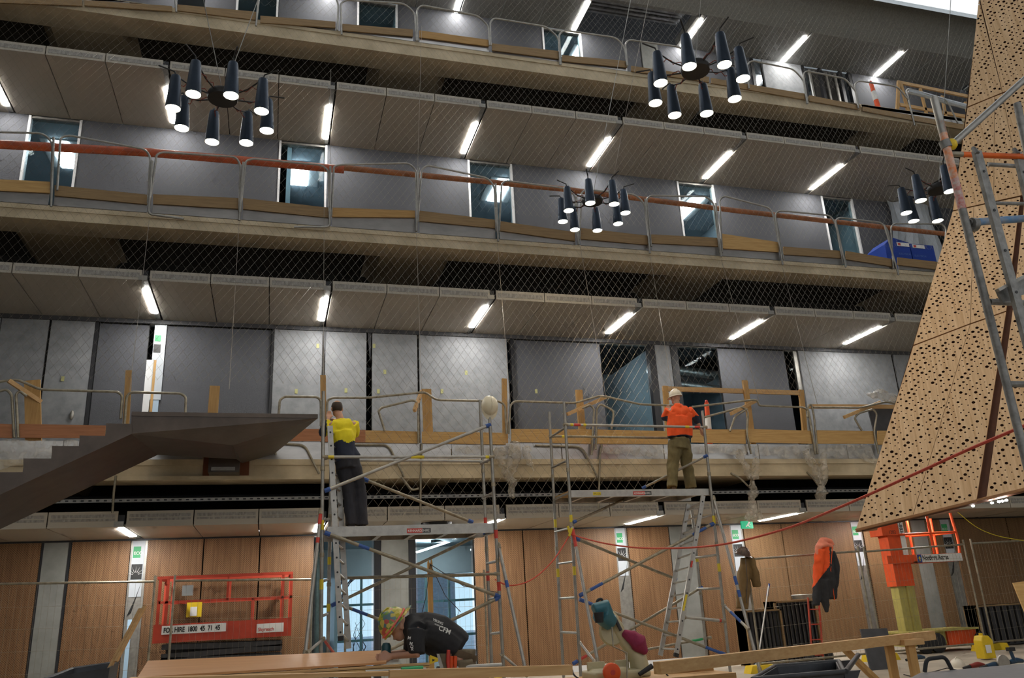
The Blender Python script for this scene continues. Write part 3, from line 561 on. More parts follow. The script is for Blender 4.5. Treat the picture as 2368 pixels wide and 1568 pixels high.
# ------------------------------------------------------------------ pendant lights
M['shade']=nmat('shade_metal',(.035,.05,.075),.38,.55,.15,5); M['hub']=nmat('hub_black',(.02,.018,.016),.5); M['redwire']=nmat('red_wire',(.22,.03,.015),.6)
PEN=[((515,224),10.,1.0,.25,'large pendant cluster of eight spot cans at upper left',[((560,140),(600,-5)),((505,150),(468,-5))]),((1608,160),8.4,1.0,.1,'large pendant cluster of eight spot cans at upper right',[((1616,60),(1622,-5))]),((1370,464),13.,1.0,.3,'smaller pendant cluster of eight spot cans right of centre',[((1395,300),(1460,-5))]),((2172,436),10.2,.98,.2,'pendant cluster of eight spot cans half hidden behind the orange painted pole',[((2190,250),(2200,-5))])]
pn=[]
for i,(pc,Y,sc,ph,lab,cabs) in enumerate(PEN):
    c=P(*pc,Y)
    t=thing('pendant_light',lab,'pendant light',c,'pendant clusters in the atrium')
    mk('hub',MB().lathe([(.05,.05),(.19,.045),(.205,0),(.19,-.045),(.05,-.055)],c,n=24),M['hub'],t,True)
    for k in range(8):
        an=ph+2*math.pi*k/8; d=V(math.cos(an),math.sin(an),0); top=c+d*.60+V(0,0,.04)
        a=mk('arm',MB().tube([c+d*.19,c+d*.38+V(0,0,.03),top+V(0,0,.10),top+d*.02+V(0,0,.16),top+d*.22+V(0,0,.19)],.011,6),M['hub'],t)
        wv=MB().tube([c+d*(.2+.05*j)+V(.02*math.sin(j*2.1),.02*math.cos(j*2.1),.03+.022*math.sin(j*1.7)) for j in range(9)],.006,4); mk('wire',wv,M['redwire'],a)
        sh=mk('shade',MB().lathe([(.0,.09),(.058,.09),(.066,.06),(.098,-.40),(.092,-.40),(.088,-.36)],top,n=20,cap=False),M['shade'],t,True)
        mk('bulb_face',MB().lathe([(.0,-.385),(.089,-.385)],top,n=20,cap=False),M['can'],sh)
    for j,(p0,p1) in enumerate(cabs):
        e=P(*p1,Y); 
        mk('cable',MB().tube([c+V(0,0,.05),e+(e-c)*(18.4-e.z)/(max(.5,e.z-c.z))],.006,5),M['galv'],t)
# ------------------------------------------------------------------ steel stair, upper left
SY0,SY1=12.2,13.9
st=thing('steel_stair','dark steel stair flight rising to a wedge shaped landing at left','stair',P(300,1100,SY0))
tops=[(305,956),(245,979),(184,1007),(120,1031),(54,1060),(-10,1092),(-75,1126),(-140,1165)]
nb=lambda x: 1003+(305-x)*.462
b=MB()
for i in range(len(tops)-1):
    (xr,yr),(xl,yl)=tops[i],tops[i+1]
    b.prism([P(xl,yl,SY0),P(xr,yl+2,SY0),P(xr,nb(xr),SY0),P(xl,nb(xl),SY0)],(0,.012,0))
mk('flank_plate',b,M['steel2'],st)
for i in range(len(tops)-1):
    (xr,yr),(xl,yl)=tops[i],tops[i+1]; a=P(xl,yl,SY0); c_=P(xr,yl,SY0)
    mk('tread',MB().box((a.x,SY0+.012,a.z-.02),(c_.x,SY1,a.z)),M['steel2'],st)
    mk('riser',MB().box((c_.x-.012,SY0+.012,a.z),(c_.x,SY1,P(xr,yr,SY0).z)),M['steel2'],st)
def quad(nm,pts,mt):
    n=(pts[1]-pts[0]).cross(pts[2]-pts[0]).normalized(); n=n if n.z>0 else -n
    return mk(nm,MB().prism(pts,n*.012),M[mt],st)
F0,F1=P(365,1052,SY1),P(548,1062,SY1); R0,R1=P(303,1003,SY0+.02),P(538,1030,SY0+.5)
N0=P(-140,nb(-140),SY0); E0=P(-140,1290,SY1)
quad('soffit_plate',[N0,R0,F0,E0],'steel')
zt=P(305,954,SY0).z
tip=V(P(735,964,SY0).x,SY0,zt); back=V(P(635,1020,YE-.05).x,YE-.05,zt-.02)
l0=V(P(305,954,SY0).x,SY0,zt); lb=V(l0.x,YE-.05,zt)
mk('landing_top',MB().prism([l0,tip,back,lb],(0,0,-.05)),M['steel2'],st)
t0=tip-V(0,0,.05); l1=l0-V(0,0,.05); bk=back-V(0,0,.05)
quad('landing_soffit',[l1,t0,R1,R0],'steel2'); quad('landing_keel',[R0,R1,F1,F0],'steel'); quad('landing_soffit',[t0,bk,V(F1.x+.05,YE-.06,F1.z+.12),R1],'steel2'); quad('landing_keel',[R1,V(F1.x+.05,YE-.06,F1.z+.12),F1],'steel')
mk('edge_rim',MB().box((l0.x,SY0-.012,zt-.05),(tip.x,SY0,zt+.01)),M['steel2'],st)
bp=P(520,1075,YE-.12); mk('bracket',MB().box(bp-V(.25,.25,.17),bp+V(.25,.08,.12)),M['steel2'],st); mk('bracket_plate',MB().box(bp-V(.36,-.08,.24),bp+V(.40,.10,.22)),nmat('rust',(.16,.05,.02),.8),st); mk('bolt_strip',MB().box(bp-V(.2,.262,.14),bp+V(.18,-.24,-.08)),M['galv'],st)
bl=P(272,970,SY0+.8); bl.z=P(245,979,SY0).z; o=mk('timber_offcut',MB().box(bl-V(.13,.1,.0),bl+V(.13,.1,.05)).box(bl+V(-.07,-.06,.05),bl+V(.06,.06,.085)),M['pine']); tag(o,'small timber offcuts stacked on the top stair tread','timber')
# ------------------------------------------------------------------ scaffolds
def ring(mb,p,q,t0,t1,r,n=10):
    mb.tube([p.lerp(q,t0),p.lerp(q,t1)],r,n)
def down(top,bot):   # extend a leg to just above the floor
    d=(bot-top); return top+d*((top.z-.12)/(-d.z))
def text(body,o,u,v,h,mat,parent,name='lettering',lab=None,ext=.002,squeeze=1.,bold=0):
    """flat lettering: o lower left corner, u right direction, v up direction, h letter height"""
    cu=bpy.data.curves.new('t','FONT'); cu.body=body; cu.size=1; cu.extrude=0; cu.offset=bold
    ob=bpy.data.objects.new('t',cu); me=bpy.data.meshes.new_from_object(ob)
    bpy.data.objects.remove(ob); u=Vector(u).normalized(); v=Vector(v).normalized(); n=u.cross(v)
    mb=MB(); mb.v=[Vector(o)+u*(p.co.x*h*1.4*squeeze)+v*(p.co.y*h*1.4)+n*ext for p in me.vertices]; mb.f=[list(p.vertices) for p in me.polygons]; mb.m=[0]*len(mb.f)
    bpy.data.meshes.remove(me)
    x=mk(name,mb,mat,parent)
    return x
for tx_,g_ in text_q: text('ECO',(tx_,YW-.0165,2.68),(1,0,0),(0,0,1),.055,M['signwhite'],g_,bold=.02)
def patch(p,q,h,mat,parent,name,n=(0,-1,0),ext=.004):
    """flat rectangle from p to q (centre line) of height h"""
    p=Vector(p);q=Vector(q);n=Vector(n); u=(q-p).normalized(); v=n.cross(u).normalized()
    if v.z<0: v=-v
    return mk(name,MB().prism([p-v*h/2+n*ext,q-v*h/2+n*ext,q+v*h/2+n*ext,p+v*h/2+n*ext],-n*.002),mat,parent)
def wheel(mb,c,r,w,ax=(1,0,0)):
    ax=Vector(ax).normalized(); mb.lathe([(r*.35,-w*.5),(r*.8,-w*.5),(r,-w*.3),(r,w*.3),(r*.8,w*.5),(r*.35,w*.5)],c,ax,14)
def scaffold(lab,base,stds,tubes,plat,rungs,Yf,Yr,stick):
    t=thing('scaffold_tower',lab,'scaffold',base,'mobile scaffold towers')
    for (a,b_,Y) in stds:
        p=P(*a,Y); q=down(p,P(*b_,Y)); s=mk('standard',MB().tube([p,q],.025,10),M['galv'],t,True)
        cs=MB(); wheel(cs,q+V(0,-.02,-.03),.085,.04); mk('caster',cs,M['rubber'],s,True)
        [mk('collar',MB().tube([p.lerp(q,f_),p.lerp(q,f_+.014)],.032,10),M['galv_w'],s) for f_ in (.25,.52)]
        [mk('marking_tape',MB().tube([p.lerp(q,f_),p.lerp(q,f_+.03)],.0265,10),M['redtape'] if (a[0]>1000 and a[0]<1200) else M['yeltape'],s) for f_ in ((.42,.6) if a[0]!=1600 else (.3,))]
    for (nm,a,Ya,b_,Yb,r,mt,tp) in tubes:
        p=P(*a,Ya);q=P(*b_,Yb); o=mk(nm,MB().tube([p,q],r,10),M[mt],t,True)
        d=(q-p).normalized()
        [mk('end_hook',MB().tube([e_-d*.04,e_+d*.04],r*1.35,8),M['bluetape'] if nm=='brace' else M['galv_w'],o) for e_ in (p,q)]
        for (t0,t1,tm) in tp: mk('tape_band',MB().tube([p.lerp(q,t0),p.lerp(q,t1)],r*1.05,10),M[tm],o)
    for (a,b_) in rungs: mk('rung',MB().tube([P(*a,Yr),P(*b_,Yf)],.02,8),M['galv'],t,True)
    # platform
    (pa,pb,h)=plat; a=P(*pa,Yf+.02); b_=P(*pb,Yf+.02); z=(a.z+b_.z)/2
    pf=mk('platform',MB().box((a.x,Yf+.06,z-.03),(b_.x,Yr-.06,z)),M['ply'],t)
    for yy in (Yf+.02,Yr-.06): mk('platform_beam',MB().box((a.x,yy,z-h),(b_.x,yy+.05,z+.005)),M['alu'],t)
    for i in range(5):
        x=a.x+(b_.x-a.x)*(i+.5)/5; mk('cross_member',MB().box((x-.03,Yf+.07,z-h),(x+.03,Yr-.06,z-.03)),M['alu'],t)
    x=a.x+(b_.x-a.x)*stick; yy=Yf+.018; zz=z-h*.82
    q=MB().box((x,yy-.003,zz),(x+.215,yy,zz+.062)); sg=mk('sign_red',q,M['redtape'],t); text('KENNARDS',(x+.012,yy-.003,zz+.015),(1,0,0),(0,0,1),.034,M['signwhite'],sg,squeeze=.86,bold=.012)
    q=MB().box((x+.217,yy-.003,zz),(x+.335,yy,zz+.062)); sg=mk('sign_black',q,M['dark'],t); text('HIRE',(x+.228,yy-.003,zz+.015),(1,0,0),(0,0,1),.034,M['signwhite'],sg,squeeze=.9)
    return t,z
A,B=11.5,12.3
scL,zL=scaffold('aluminium scaffold tower carrying the yellow shirted worker',P(950,1500,A)*1,
 [((748,905),(742,1505),A),((1132,962),(1164,1541),A),((1110,925),(1137,1535),B),((766,1050),(758,1500),B)],
 [('guardrail_bar',(752,1057),A,(1137,1057),A,.022,'alu',[(.50,.58,'yeltape'),(.0,.05,'yeltape'),(.96,1,'yeltape')]),('guardrail_bar',(800,1064),B,(1122,1067),B,.022,'alu',[]),('brace',(757,1133),A,(1129,984),A,.024,'alu',[]),('brace',(846,1110),B,(1088,1206),B,.024,'galv_w',[]),
  ('brace',(757,1234),A,(1150,1378),A,.024,'galv_w',[(.18,.24,'bluetape')]),('brace',(772,1398),B,(1118,1232),B,.022,'galv_w',[]),('brace',(786,1398),B,(1070,1505),B,.022,'galv_w',[(.10,.22,'bluetape')]),('brace',(1150,1384),A,(880,1512),A,.022,'galv_w',[]),
  ('ledger',(784,1337),B,(1150,1327),A,.02,'galv_w',[]),('outrigger',(1153,1262),A,(1215,1548),A-.55,.024,'alu',[(.3,.36,'bluetape')]),('outrigger',(742,1183),A,(706,1512),A-.5,.024,'alu',[(.02,.1,'redtape'),(.2,.24,'redtape')]),('outrigger_strut',(1162,1515),A,(1215,1560),A-.55,.018,'galv',[]),('outrigger_strut',(747,1478),A,(712,1508),A-.5,.018,'galv',[]),('outrigger_strut',(748,1478),A,(772,1510),B,.018,'redtape',[])],
 ((757,1212),(1145,1217),.13),[((1112,1072),(1136,1062)),((1116,1152),(1140,1140)),((1121,1238),(1147,1228)),((1126,1303),(1150,1298)),((1131,1386),(1156,1381)),((1135,1466),(1160,1463)),((762,1058),(748,1062)),((760,1200),(746,1205)),((759,1340),(744,1345)),((757,1420),(743,1425))],A,B,.46)
C,D=12.8,13.6
scR,zR=scaffold('aluminium scaffold tower carrying the orange clad worker',P(1480,1520,C)*1,
 [((1304,930),(1341,1530),C),((1270,952),(1302,1538),D),((1624,950),(1688,1547),C),((1600,1180),(1632,1490),D)],
 [('guardrail_bar',(1308,982),C,(1630,988),C,.022,'alu',[(.03,.05,'yeltape'),(.055,.10,'redtape'),(.12,.14,'yeltape'),(.85,.88,'yeltape'),(.92,.96,'redtape')]),('guardrail_bar',(1275,1009),D,(1560,1013),D,.022,'galv_w',[(.08,.12,'yeltape')]),('brace',(1490,1127),D,(1632,1055),C,.022,'galv',[]),('brace',(1328,1207),C,(1450,1152),D,.022,'galv_w',[]),
  ('brace',(1345,1375),C,(1646,1213),C,.024,'galv_w',[(.06,.15,'bluetape'),(.84,.95,'bluetape')]),('brace',(1335,1247),C,(1560,1338),D,.024,'galv_w',[]),('brace',(1345,1388),C,(1672,1512),C,.024,'galv_w',[(.02,.1,'bluetape'),(.87,1,'bluetape')]),('brace',(1330,1532),C,(1620,1360),D,.022,'galv_w',[(.02,.08,'redtape')]),
  ('ledger',(1480,1505),D,(1640,1475),D,.02,'galv_w',[(.7,.9,'green')]),('ledger',(1580,1427),C,(1672,1436),C,.026,'alu',[(.9,1,'redtape')]),('outrigger',(1322,1212),C,(1382,1528),C-.6,.026,'alu',[(.04,.18,'redtape')]),('outrigger',(1650,1152),C,(1757,1550),C-.6,.026,'alu',[(.48,.53,'bluetape'),(.56,.6,'bluetape')]),('outrigger_strut',(1340,1485),C,(1375,1530),C-.5,.02,'galv',[]),('outrigger_strut',(1674,1400),C,(1728,1452),C-.5,.022,'alu',[(.3,.75,'bluetape')])],
 ((1316,1134),(1642,1131),.11),[((1272,1012),(1306,990)),((1276,1082),(1310,1066)),((1280,1156),(1316,1140)),((1284,1230),(1320,1220)),((1290,1304),(1326,1299)),((1294,1384),(1331,1382)),((1298,1462),(1336,1464)),((1608,1290),(1660,1283)),((1612,1362),(1668,1361)),((1615,1200),(1652,1190))],C,D,.44)
mk('load_label',MB().box((P(1372,1140,C).x,C+.014,zR-.085),(P(1372,1140,C).x+.14,C+.017,zR-.03)),M['yeltape'],scR); text('SWL 225kg',(P(1372,1140,C).x+.008,C+.014,zR-.07),(1,0,0),(0,0,1),.026,M['ink'],scR,squeeze=.8)
# ladders
def ladder(lab,stA,stB,YA,YB,n,holes=True):
    t=thing('ladder',lab,'ladder',P(*stA[1],YA),'ladders leaning in the scaffolds')
    for (s_,Y) in ((stA,YA),(stB,YB)):
        p=P(*s_[0],Y); q=P(*s_[1],Y); d=(q-p).normalized()
        m_=MB(); m_.bar(p,q,.075,.028,(0,1,0)); s_=mk('stile',m_,M['alu'],t)
        h=MB()
        for i in range(n):
            c=p.lerp(q,(i+.5)/n); mk('rung_end',MB().lathe([(.014,0),(.014,.004)],c+V(0,-.016,0),(0,-1,0),8),M['black'],s_)
        if Y==YA: mk('foot_cap',MB().bar(q-d*.05,q+d*.01,.08,.035,(0,1,0)),M['rubber'],t)
    for i in range(n):
        a=P(*stA[0],YA).lerp(P(*stA[1],YA),(i+.5)/n); c=P(*stB[0],YB).lerp(P(*stB[1],YB),(i+.5)/n)
        mk('rung',MB().tube([a,c],.016,6),M['alu'],t)
    return t
ladder('ladder inside the left scaffold beside the yellow shirted worker',((763,985),(788,1480)),((777,990),(806,1500)),A+.05,B-.25,15)
lr=ladder('double stile ladder leaning against the right scaffold platform',((1626,1146),(1563,1518)),((1592,1166),(1527,1516)),C-.12,C+.3,12)
mk('warning_label',MB().bar(P(1588,1375,C-.16),P(1580,1412,C-.16),.035,.002,(0,1,0)),M['yeltape'],lr); mk('brand_label',MB().bar(P(1601,1297,C-.16),P(1598,1312,C-.16),.03,.002,(0,1,0)),M['redtape'],lr)
# ------------------------------------------------------------------ people
def remesh(mb,vox,sm=3,name='tmp'):
    me=bpy.data.meshes.new(name); me.from_pydata(mb.v,[],mb.f); ob=bpy.data.objects.new(name,me); COL.objects.link(ob)
    m1=ob.modifiers.new('r','REMESH'); m1.mode='VOXEL'; m1.voxel_size=vox; m1.adaptivity=0
    m2=ob.modifiers.new('s','SMOOTH'); m2.iterations=sm; m2.factor=.5
    dg=bpy.context.evaluated_depsgraph_get(); ev=ob.evaluated_get(dg); r=ev.to_mesh()
    out=MB(); out.v=[v.co.copy() for v in r.vertices]; out.f=[list(p.vertices) for p in r.polygons]; out.m=[0]*len(out.f)
    ev.to_mesh_clear(); bpy.data.objects.remove(ob); bpy.data.meshes.remove(me); return out
def byz(mb,fn):
    for i,f in enumerate(mb.f):
        c=Vector((0,0,0))
        for j in f: c+=mb.v[j]
        mb.m[i]=fn(c/len(f))
    return mb
def wrinkle(mb,amp,sc,seed=0):
    for v in mb.v:
        n=noise.noise_vector(v*sc+V(seed,0,0)); v+=n*amp
    return mb
def hand(mb,w,d,side,curl=.5,s=1.):
    """palm and five fingers: w wrist, d pointing direction, side = thumb side direction"""
    d=d.normalized(); side=(side-d*side.dot(d)).normalized(); n=d.cross(side)
    pc=w+d*.085*s
    for k in (-1,0,1): mb.tube([w,w+d*.05*s+side*k*.02*s,pc+side*k*.026*s],[.022*s,.02*s,.016*s],8)
    for k,L in enumerate((.072,.082,.077,.06)):
        b0=pc+side*(.033-.022*k)*s; d1=(d-n*curl*.6).normalized(); d2=(d-n*curl*1.6).normalized()
        mb.tube([b0-d*.01,b0+d1*L*.5*s,b0+d1*L*.5*s+d2*L*.55*s],[.0105*s,.0095*s,.008*s],7)
    tb=w+d*.035*s+side*.028*s; td=(d*.7+side*.7-n*.3*curl).normalized()
    mb.tube([w+d*.015*s,tb,tb+td*.035*s,tb+td*.035*s+(d-n*curl*.4).normalized()*.03*s],[.018*s,.014*s,.0115*s,.009*s],7)
SKIN=nmat('skin',(.50,.27,.18),.5,0,.06,20); HAIRD=nmat('hair_dark',(.035,.022,.015),.7,0,.2,60); 
def head(mb,c,f,up,s=1.):
    """skull, face, nose, ears; c centre, f facing direction, up"""
    f=f.normalized(); up=(up-f*up.dot(f)).normalized(); r=f.cross(up)
    rot=Matrix((r,f,up)).transposed()
    mb.ell(c+up*.02*s,(.077*s,.095*s,.10*s),16,rot); mb.ell(c+f*.03*s-up*.055*s,(.055*s,.058*s,.065*s),14,rot)
    mb.tube([c+f*.09*s+up*.015*s,c+f*.118*s-up*.03*s],[.010*s,.017*s],8); mb.ell(c+f*.088*s-up*.065*s,(.025*s,.012*s,.010*s),8,rot)
    for k in (-1,1): mb.ell(c+r*k*.082*s-f*.008*s-up*.012*s,(.010*s,.022*s,.032*s),8,rot)
    return rot
def eyes(par,c,f,up,s=1.):
    f=f.normalized(); up=(up-f*up.dot(f)).normalized(); r=f.cross(up)
    for k in (-1,1): mk('eye',MB().ell(c+f*.085*s+r*k*.032*s+up*.005,(.012*s,)*3,8),M['ink'],par,True)
def helmet(par,c,f,up,mat,s=1.):
    f=f.normalized(); up=(up-f*up.dot(f)).normalized(); r=f.cross(up); mb=MB()
    nu,nv=10,20; vs=[]; 
    for i in range(nu+1):
        t=math.pi/2*i/nu
        for j in range(nv):
            g=2*math.pi*j/nv; vs.append(c+r*(.108*s*math.sin(max(t,.03))*math.cos(g))+f*(.132*s*math.sin(max(t,.03))*math.sin(g))+up*(.125*s*math.cos(t)*(1+.04*(abs(math.cos(g))<.2))))
    fs=[(i*nv+j,(i+1)*nv+j,(i+1)*nv+(j+1)%nv,i*nv+(j+1)%nv) for i in range(nu) for j in range(nv)]+[list(range(nv))]
    mb.add(vs,fs)
    vs=[]
    for j in range(nv):   # brim, longer in front
        g=2*math.pi*j/nv; fr=max(0,math.sin(g)); ex=.014+.055*fr**2
        vs+= [c+r*(.106*s*math.cos(g))+f*(.130*s*math.sin(g)),c+r*((.106*s+ex*.6)*math.cos(g))+f*((.130*s+ex)*math.sin(g))-up*(.012+.012*fr),c+r*((.106*s+ex*.6)*math.cos(g))+f*((.130*s+ex)*math.sin(g))-up*(.018+.012*fr),c+r*(.104*s*math.cos(g))+f*(.128*s*math.sin(g))-up*.008]
    mb.add(vs,[(4*j+a,4*((j+1)%nv)+a,4*((j+1)%nv)+(a+1)%4,4*j+(a+1)%4) for j in range(nv) for a in range(4)])
    o=mk('helmet_shell',mb,mat,par,True)
    rb=MB().tube([c-f*.125*s+up*.02,c-f*.06*s+up*.115*s,c+up*.132*s,c+f*.06*s+up*.118*s,c+f*.125*s+up*.03],.010,8); mk('crown_ridge',rb,mat,o,True)
    return o
# --- worker in yellow shirt
Yp=11.9
def J(x,y,dy=0,Y=Yp): return P(x,y,Y+dy)
zf=zL+.005
an=[V(J(812,1205).x,Yp-.02,zf+.07),V(J(838,1205).x,Yp+.03,zf+.07)]
kn=[J(806,1130,.04),J(833,1130,.06)]; hp=[J(790,1060),J(812,1060)]; wa=J(796,1035); ch=J(792,998); nk=J(786,966,.02); hd=J(779,948,.05)
shl,shr=J(763,980,.0),J(817,978,.02); ell_,elr=J(748,1000,.14),J(822,1003,.16); hl,hr=J(760,968,.34),J(775,972,.40)
pr=thing('person','worker in yellow and navy shirt with navy trousers standing on the left scaffold','person',V(J(825,1210).x,Yp,zf))
bd=MB()
for s_ in (0,1): bd.tube([hp[s_],kn[s_],an[s_]],[.07,.055,.04],10)
bd.tube([hp[0].lerp(hp[1],.5),wa,ch,nk,hd],[.10,.10,.11,.055,.06],12); bd.tube([shl,ch,shr],[.045,.10,.045],10)
for a,b_,c_ in ((shl,ell_,hl),(shr,elr,hr)): bd.tube([a,b_,c_],[.045,.04,.028],10)
fcd=V(-.15,1,.05); head(bd,hd+V(0,0,.02),fcd,V(0,0,1))
hand(bd,hl,V(.05,.6,.6),V(1,0,0),.8); hand(bd,hr,V(-.3,.8,.4),V(-1,0,0),.8)
body=mk('body',remesh(bd,.011,2),SKIN,pr,True)
eyes(pr,hd+V(0,0,.02),fcd,V(0,0,1))
rot=Matrix.Rotation(math.atan2(.15,1),3,'Z'); e_=MB().ell((0,0,0),(.082,.100,.105),28); hq=MB(); hc_=hd+V(0,0,.04)
keep=[f for f in e_.f if (lambda c:c.y<.035 and -.062<c.z<.058 and not (c.y>-.03 and abs(c.x)>.07 and c.z<-.03))(sum((e_.v[j] for j in f),V(0,0,0))/len(f))]
hq.add([hc_+rot@v for v in e_.v],keep); mk('hair',hq,HAIRD,pr,True)
YEL=nmat('hivis_yellow',(.78,.66,.01),.75,0,.06,12); NAVY=nmat('navy_cloth',(.016,.022,.045),.85,0,.15,20); TRS=nmat('navy_trousers',(.026,.027,.036),.85,0,.2,14,(1,1,.5),.3)
sh=MB()
sh.tube([J(800,1068),wa,J(794,1015),ch],[.165,.155,.165,.16],16); sh.tube([shl+V(.02,0,-.01),ch+V(0,0,.04),shr+V(-.02,0,-.01)],[.085,.14,.085],12)
sh.tube([hp[0]+V(-.045,0,.0),wa+V(-.06,0,0),shl+V(.05,0,-.06)],[.105,.10,.10],12); sh.tube([hp[1]+V(.045,0,0),wa+V(.06,0,0),shr+V(-.05,0,-.06)],[.105,.10,.10],12)
sh.tube([ch,nk+V(0,0,-.015)],[.1,.065],12)
for a,b_,c_ in ((shl,ell_,hl),(shr,elr,hr)): sh.tube([a,b_,b_.lerp(c_,.75)],[.088,.075,.054],12)
sm=wrinkle(remesh(sh,.014,4),.014,7)
ylo=J(795,1025).z; ycol=J(785,968).z
mk('shirt',byz(sm,lambda c:0 if (c.z>ylo+.02*math.sin(c.x*30) and c.z<ycol+.005 and c.x>J(757,985).x-.01) else 1),[YEL,NAVY],pr,True)
tr=MB(); tr.tube([J(799,1058),J(802,1085)],[.165,.16],14)
for s_ in (0,1): tr.tube([hp[s_]+V(0,0,.02),hp[s_].lerp(kn[s_],.5),kn[s_],kn[s_].lerp(an[s_],.6),an[s_]+V(0,0,-.02)],[.115,.105,.088,.082,.088],14)
mk('trousers',wrinkle(remesh(tr,.014,3),.016,8,3),TRS,pr,True)
for s_ in (0,1):
    b=MB(); a=an[s_]; b.tube([a+V(0,-.05,-.04),a+V(0,.05,-.04),a+V(-.02,.16,-.045)],[.05,.05,.042],10); b.tube([a+V(0,0,.03),a+V(0,-.01,-.03)],[.055,.055],10); m_=remesh(b,.012,2)
    for v in m_.v: v.z=max(v.z,zf)
    mk('boot',m_,M['rubber'],pr,True)
# tool at his cheek
dr=thing('cordless_tool','small black power tool held by the yellow shirted worker at the net','power tool',hl); c=hl+V(.02,.12,.05)
mk('tool_body',MB().tube([c+V(0,-.06,0),c+V(0,.10,.02)],[.03,.022],10),M['dark'],dr,True); mk('grip',MB().tube([c+V(0,-.03,0),c+V(.0,-.06,-.09)],.018,8),M['dark'],dr,True)
# --- worker in orange hoodie
Yp=13.15; zf=zR+.005
an=[V(J(1553,1120,0,Yp).x,Yp-.02,zf+.075),V(J(1600,1120,0,Yp).x,Yp+.04,zf+.075)]
def K(x,y,dy=0): return P(x,y,13.15+dy)
kn=[K(1556,1072,.05),K(1588,1072,.05)]; hp=[K(1563,1020),K(1583,1020)]; wa=K(1572,1000); ch=K(1570,965); nk=K(1566,936,.03); hd=K(1562,921,.07)
shl,shr=K(1548,948),K(1592,948); ell_,elr=K(1537,966,.10),K(1609,966,.08); hl,hr=K(1548,950,.38),K(1622,996,.22)
pr=thing('person','worker in orange hoodie, olive trousers and white helmet standing on the right scaffold','person',V(K(1575,1125).x,Yp,zf))
bd=MB()
for s_ in (0,1): bd.tube([hp[s_],kn[s_],an[s_]],[.07,.055,.04],10)
bd.tube([hp[0].lerp(hp[1],.5),wa,ch,nk,hd],[.10,.10,.11,.055,.06],12); bd.tube([shl,ch,shr],[.045,.10,.045],10)
for a,b_,c_ in ((shl,ell_,hl),(shr,elr,hr)): bd.tube([a,b_,c_],[.045,.04,.028],10)
fcd=V(-.2,1,0); head(bd,hd,fcd,V(0,0,1)); hand(bd,hl,V(.1,.6,.5),V(1,0,0),.8); hand(bd,hr,V(.2,.3,-.4),V(0,-1,0),.8)
mk('body',remesh(bd,.012,2),SKIN,pr,True); eyes(pr,hd,fcd,V(0,0,1))
ORG=nmat('hivis_orange',(.90,.10,.012),.75,0,.07,12,(1,1,1),.2); OLV=nmat('olive_cloth',(.155,.125,.055),.85,0,.2,10,(1,1,.6),.4)
sh=MB(); sh.tube([K(1573,1012),wa,K(1571,982),ch],[.17,.165,.175,.165],16); sh.tube([shl+V(.02,0,0),ch+V(0,0,.05),shr+V(-.02,0,0)],[.09,.14,.09],12)
sh.tube([hp[0]+V(-.06,0,.06),shl+V(.05,0,-.08)],[.10,.11],12); sh.tube([hp[1]+V(.06,0,.06),shr+V(-.05,0,-.08)],[.10,.11],12)
for a,b_,c_,q in ((shl,ell_,hl,.8),(shr,elr,hr,.35)): sh.tube([a,b_,b_.lerp(c_,q)],[.09,.075,.058],12)
sh.tube([nk+V(-.06,-.02,-.03),nk+V(0,-.085,-.045),nk+V(.06,-.02,-.03)],[.05,.055,.05],10); sh.tube([ch,nk],[.1,.07],10)
hz=K(1570,1009).z
def orf(c):
    if c.z<hz: return 1
    for e,s in ((ell_,-1),(elr,1)):
        if (c-e).length<.125 and c.z<e.z+.012+ .25*max(0,(-s)*(c.x-e.x)) : return 1
    return 0
mk('hoodie',byz(wrinkle(remesh(sh,.014,4),.012,7,5),orf),[ORG,NAVY],pr,True)
tr=MB(); tr.tube([K(1573,1014),K(1573,1040)],[.17,.165],14)
for s_ in (0,1): tr.tube([hp[s_]+V(0,0,.0),hp[s_].lerp(kn[s_],.5),kn[s_],kn[s_].lerp(an[s_],.6),an[s_]+V(0,0,-.01)],[.12,.12,.105,.098,.10],14)
mk('trousers',wrinkle(remesh(tr,.014,3),.022,8,9),OLV,pr,True)
for s_ in (0,1):
    b=MB(); a=an[s_]; b.tube([a+V(0,-.05,-.035),a+V(0,.06,-.035),a+V(0,.17,-.04)],[.05,.05,.042],10); m_=remesh(b,.012,2)
    for v in m_.v: v.z=max(v.z,zf)
    mk('boot',m_,nmat('boot_brown',(.10,.06,.03),.8) if 'boot_brown' not in bpy.data.materials else bpy.data.materials['boot_brown'],pr,True)
HW=nmat('helmet_white',(.72,.66,.55),.35)
hm=thing('hard_hat','white hard hat worn by the orange clad worker','helmet',hd+V(0,0,.05),'hard hats'); helmet(hm,hd+V(0,-.005,.045),fcd,V(-.05,-.12,1),HW)
hm=thing('hard_hat','white hard hat hung on the left scaffold standard','helmet',P(1133,940,A),'hard hats'); helmet(hm,P(1133,938,A-.03),V(.0,-.02,-1),V(0,-1,.12),nmat('helmet_cream',(.74,.68,.52),.35),1.12)
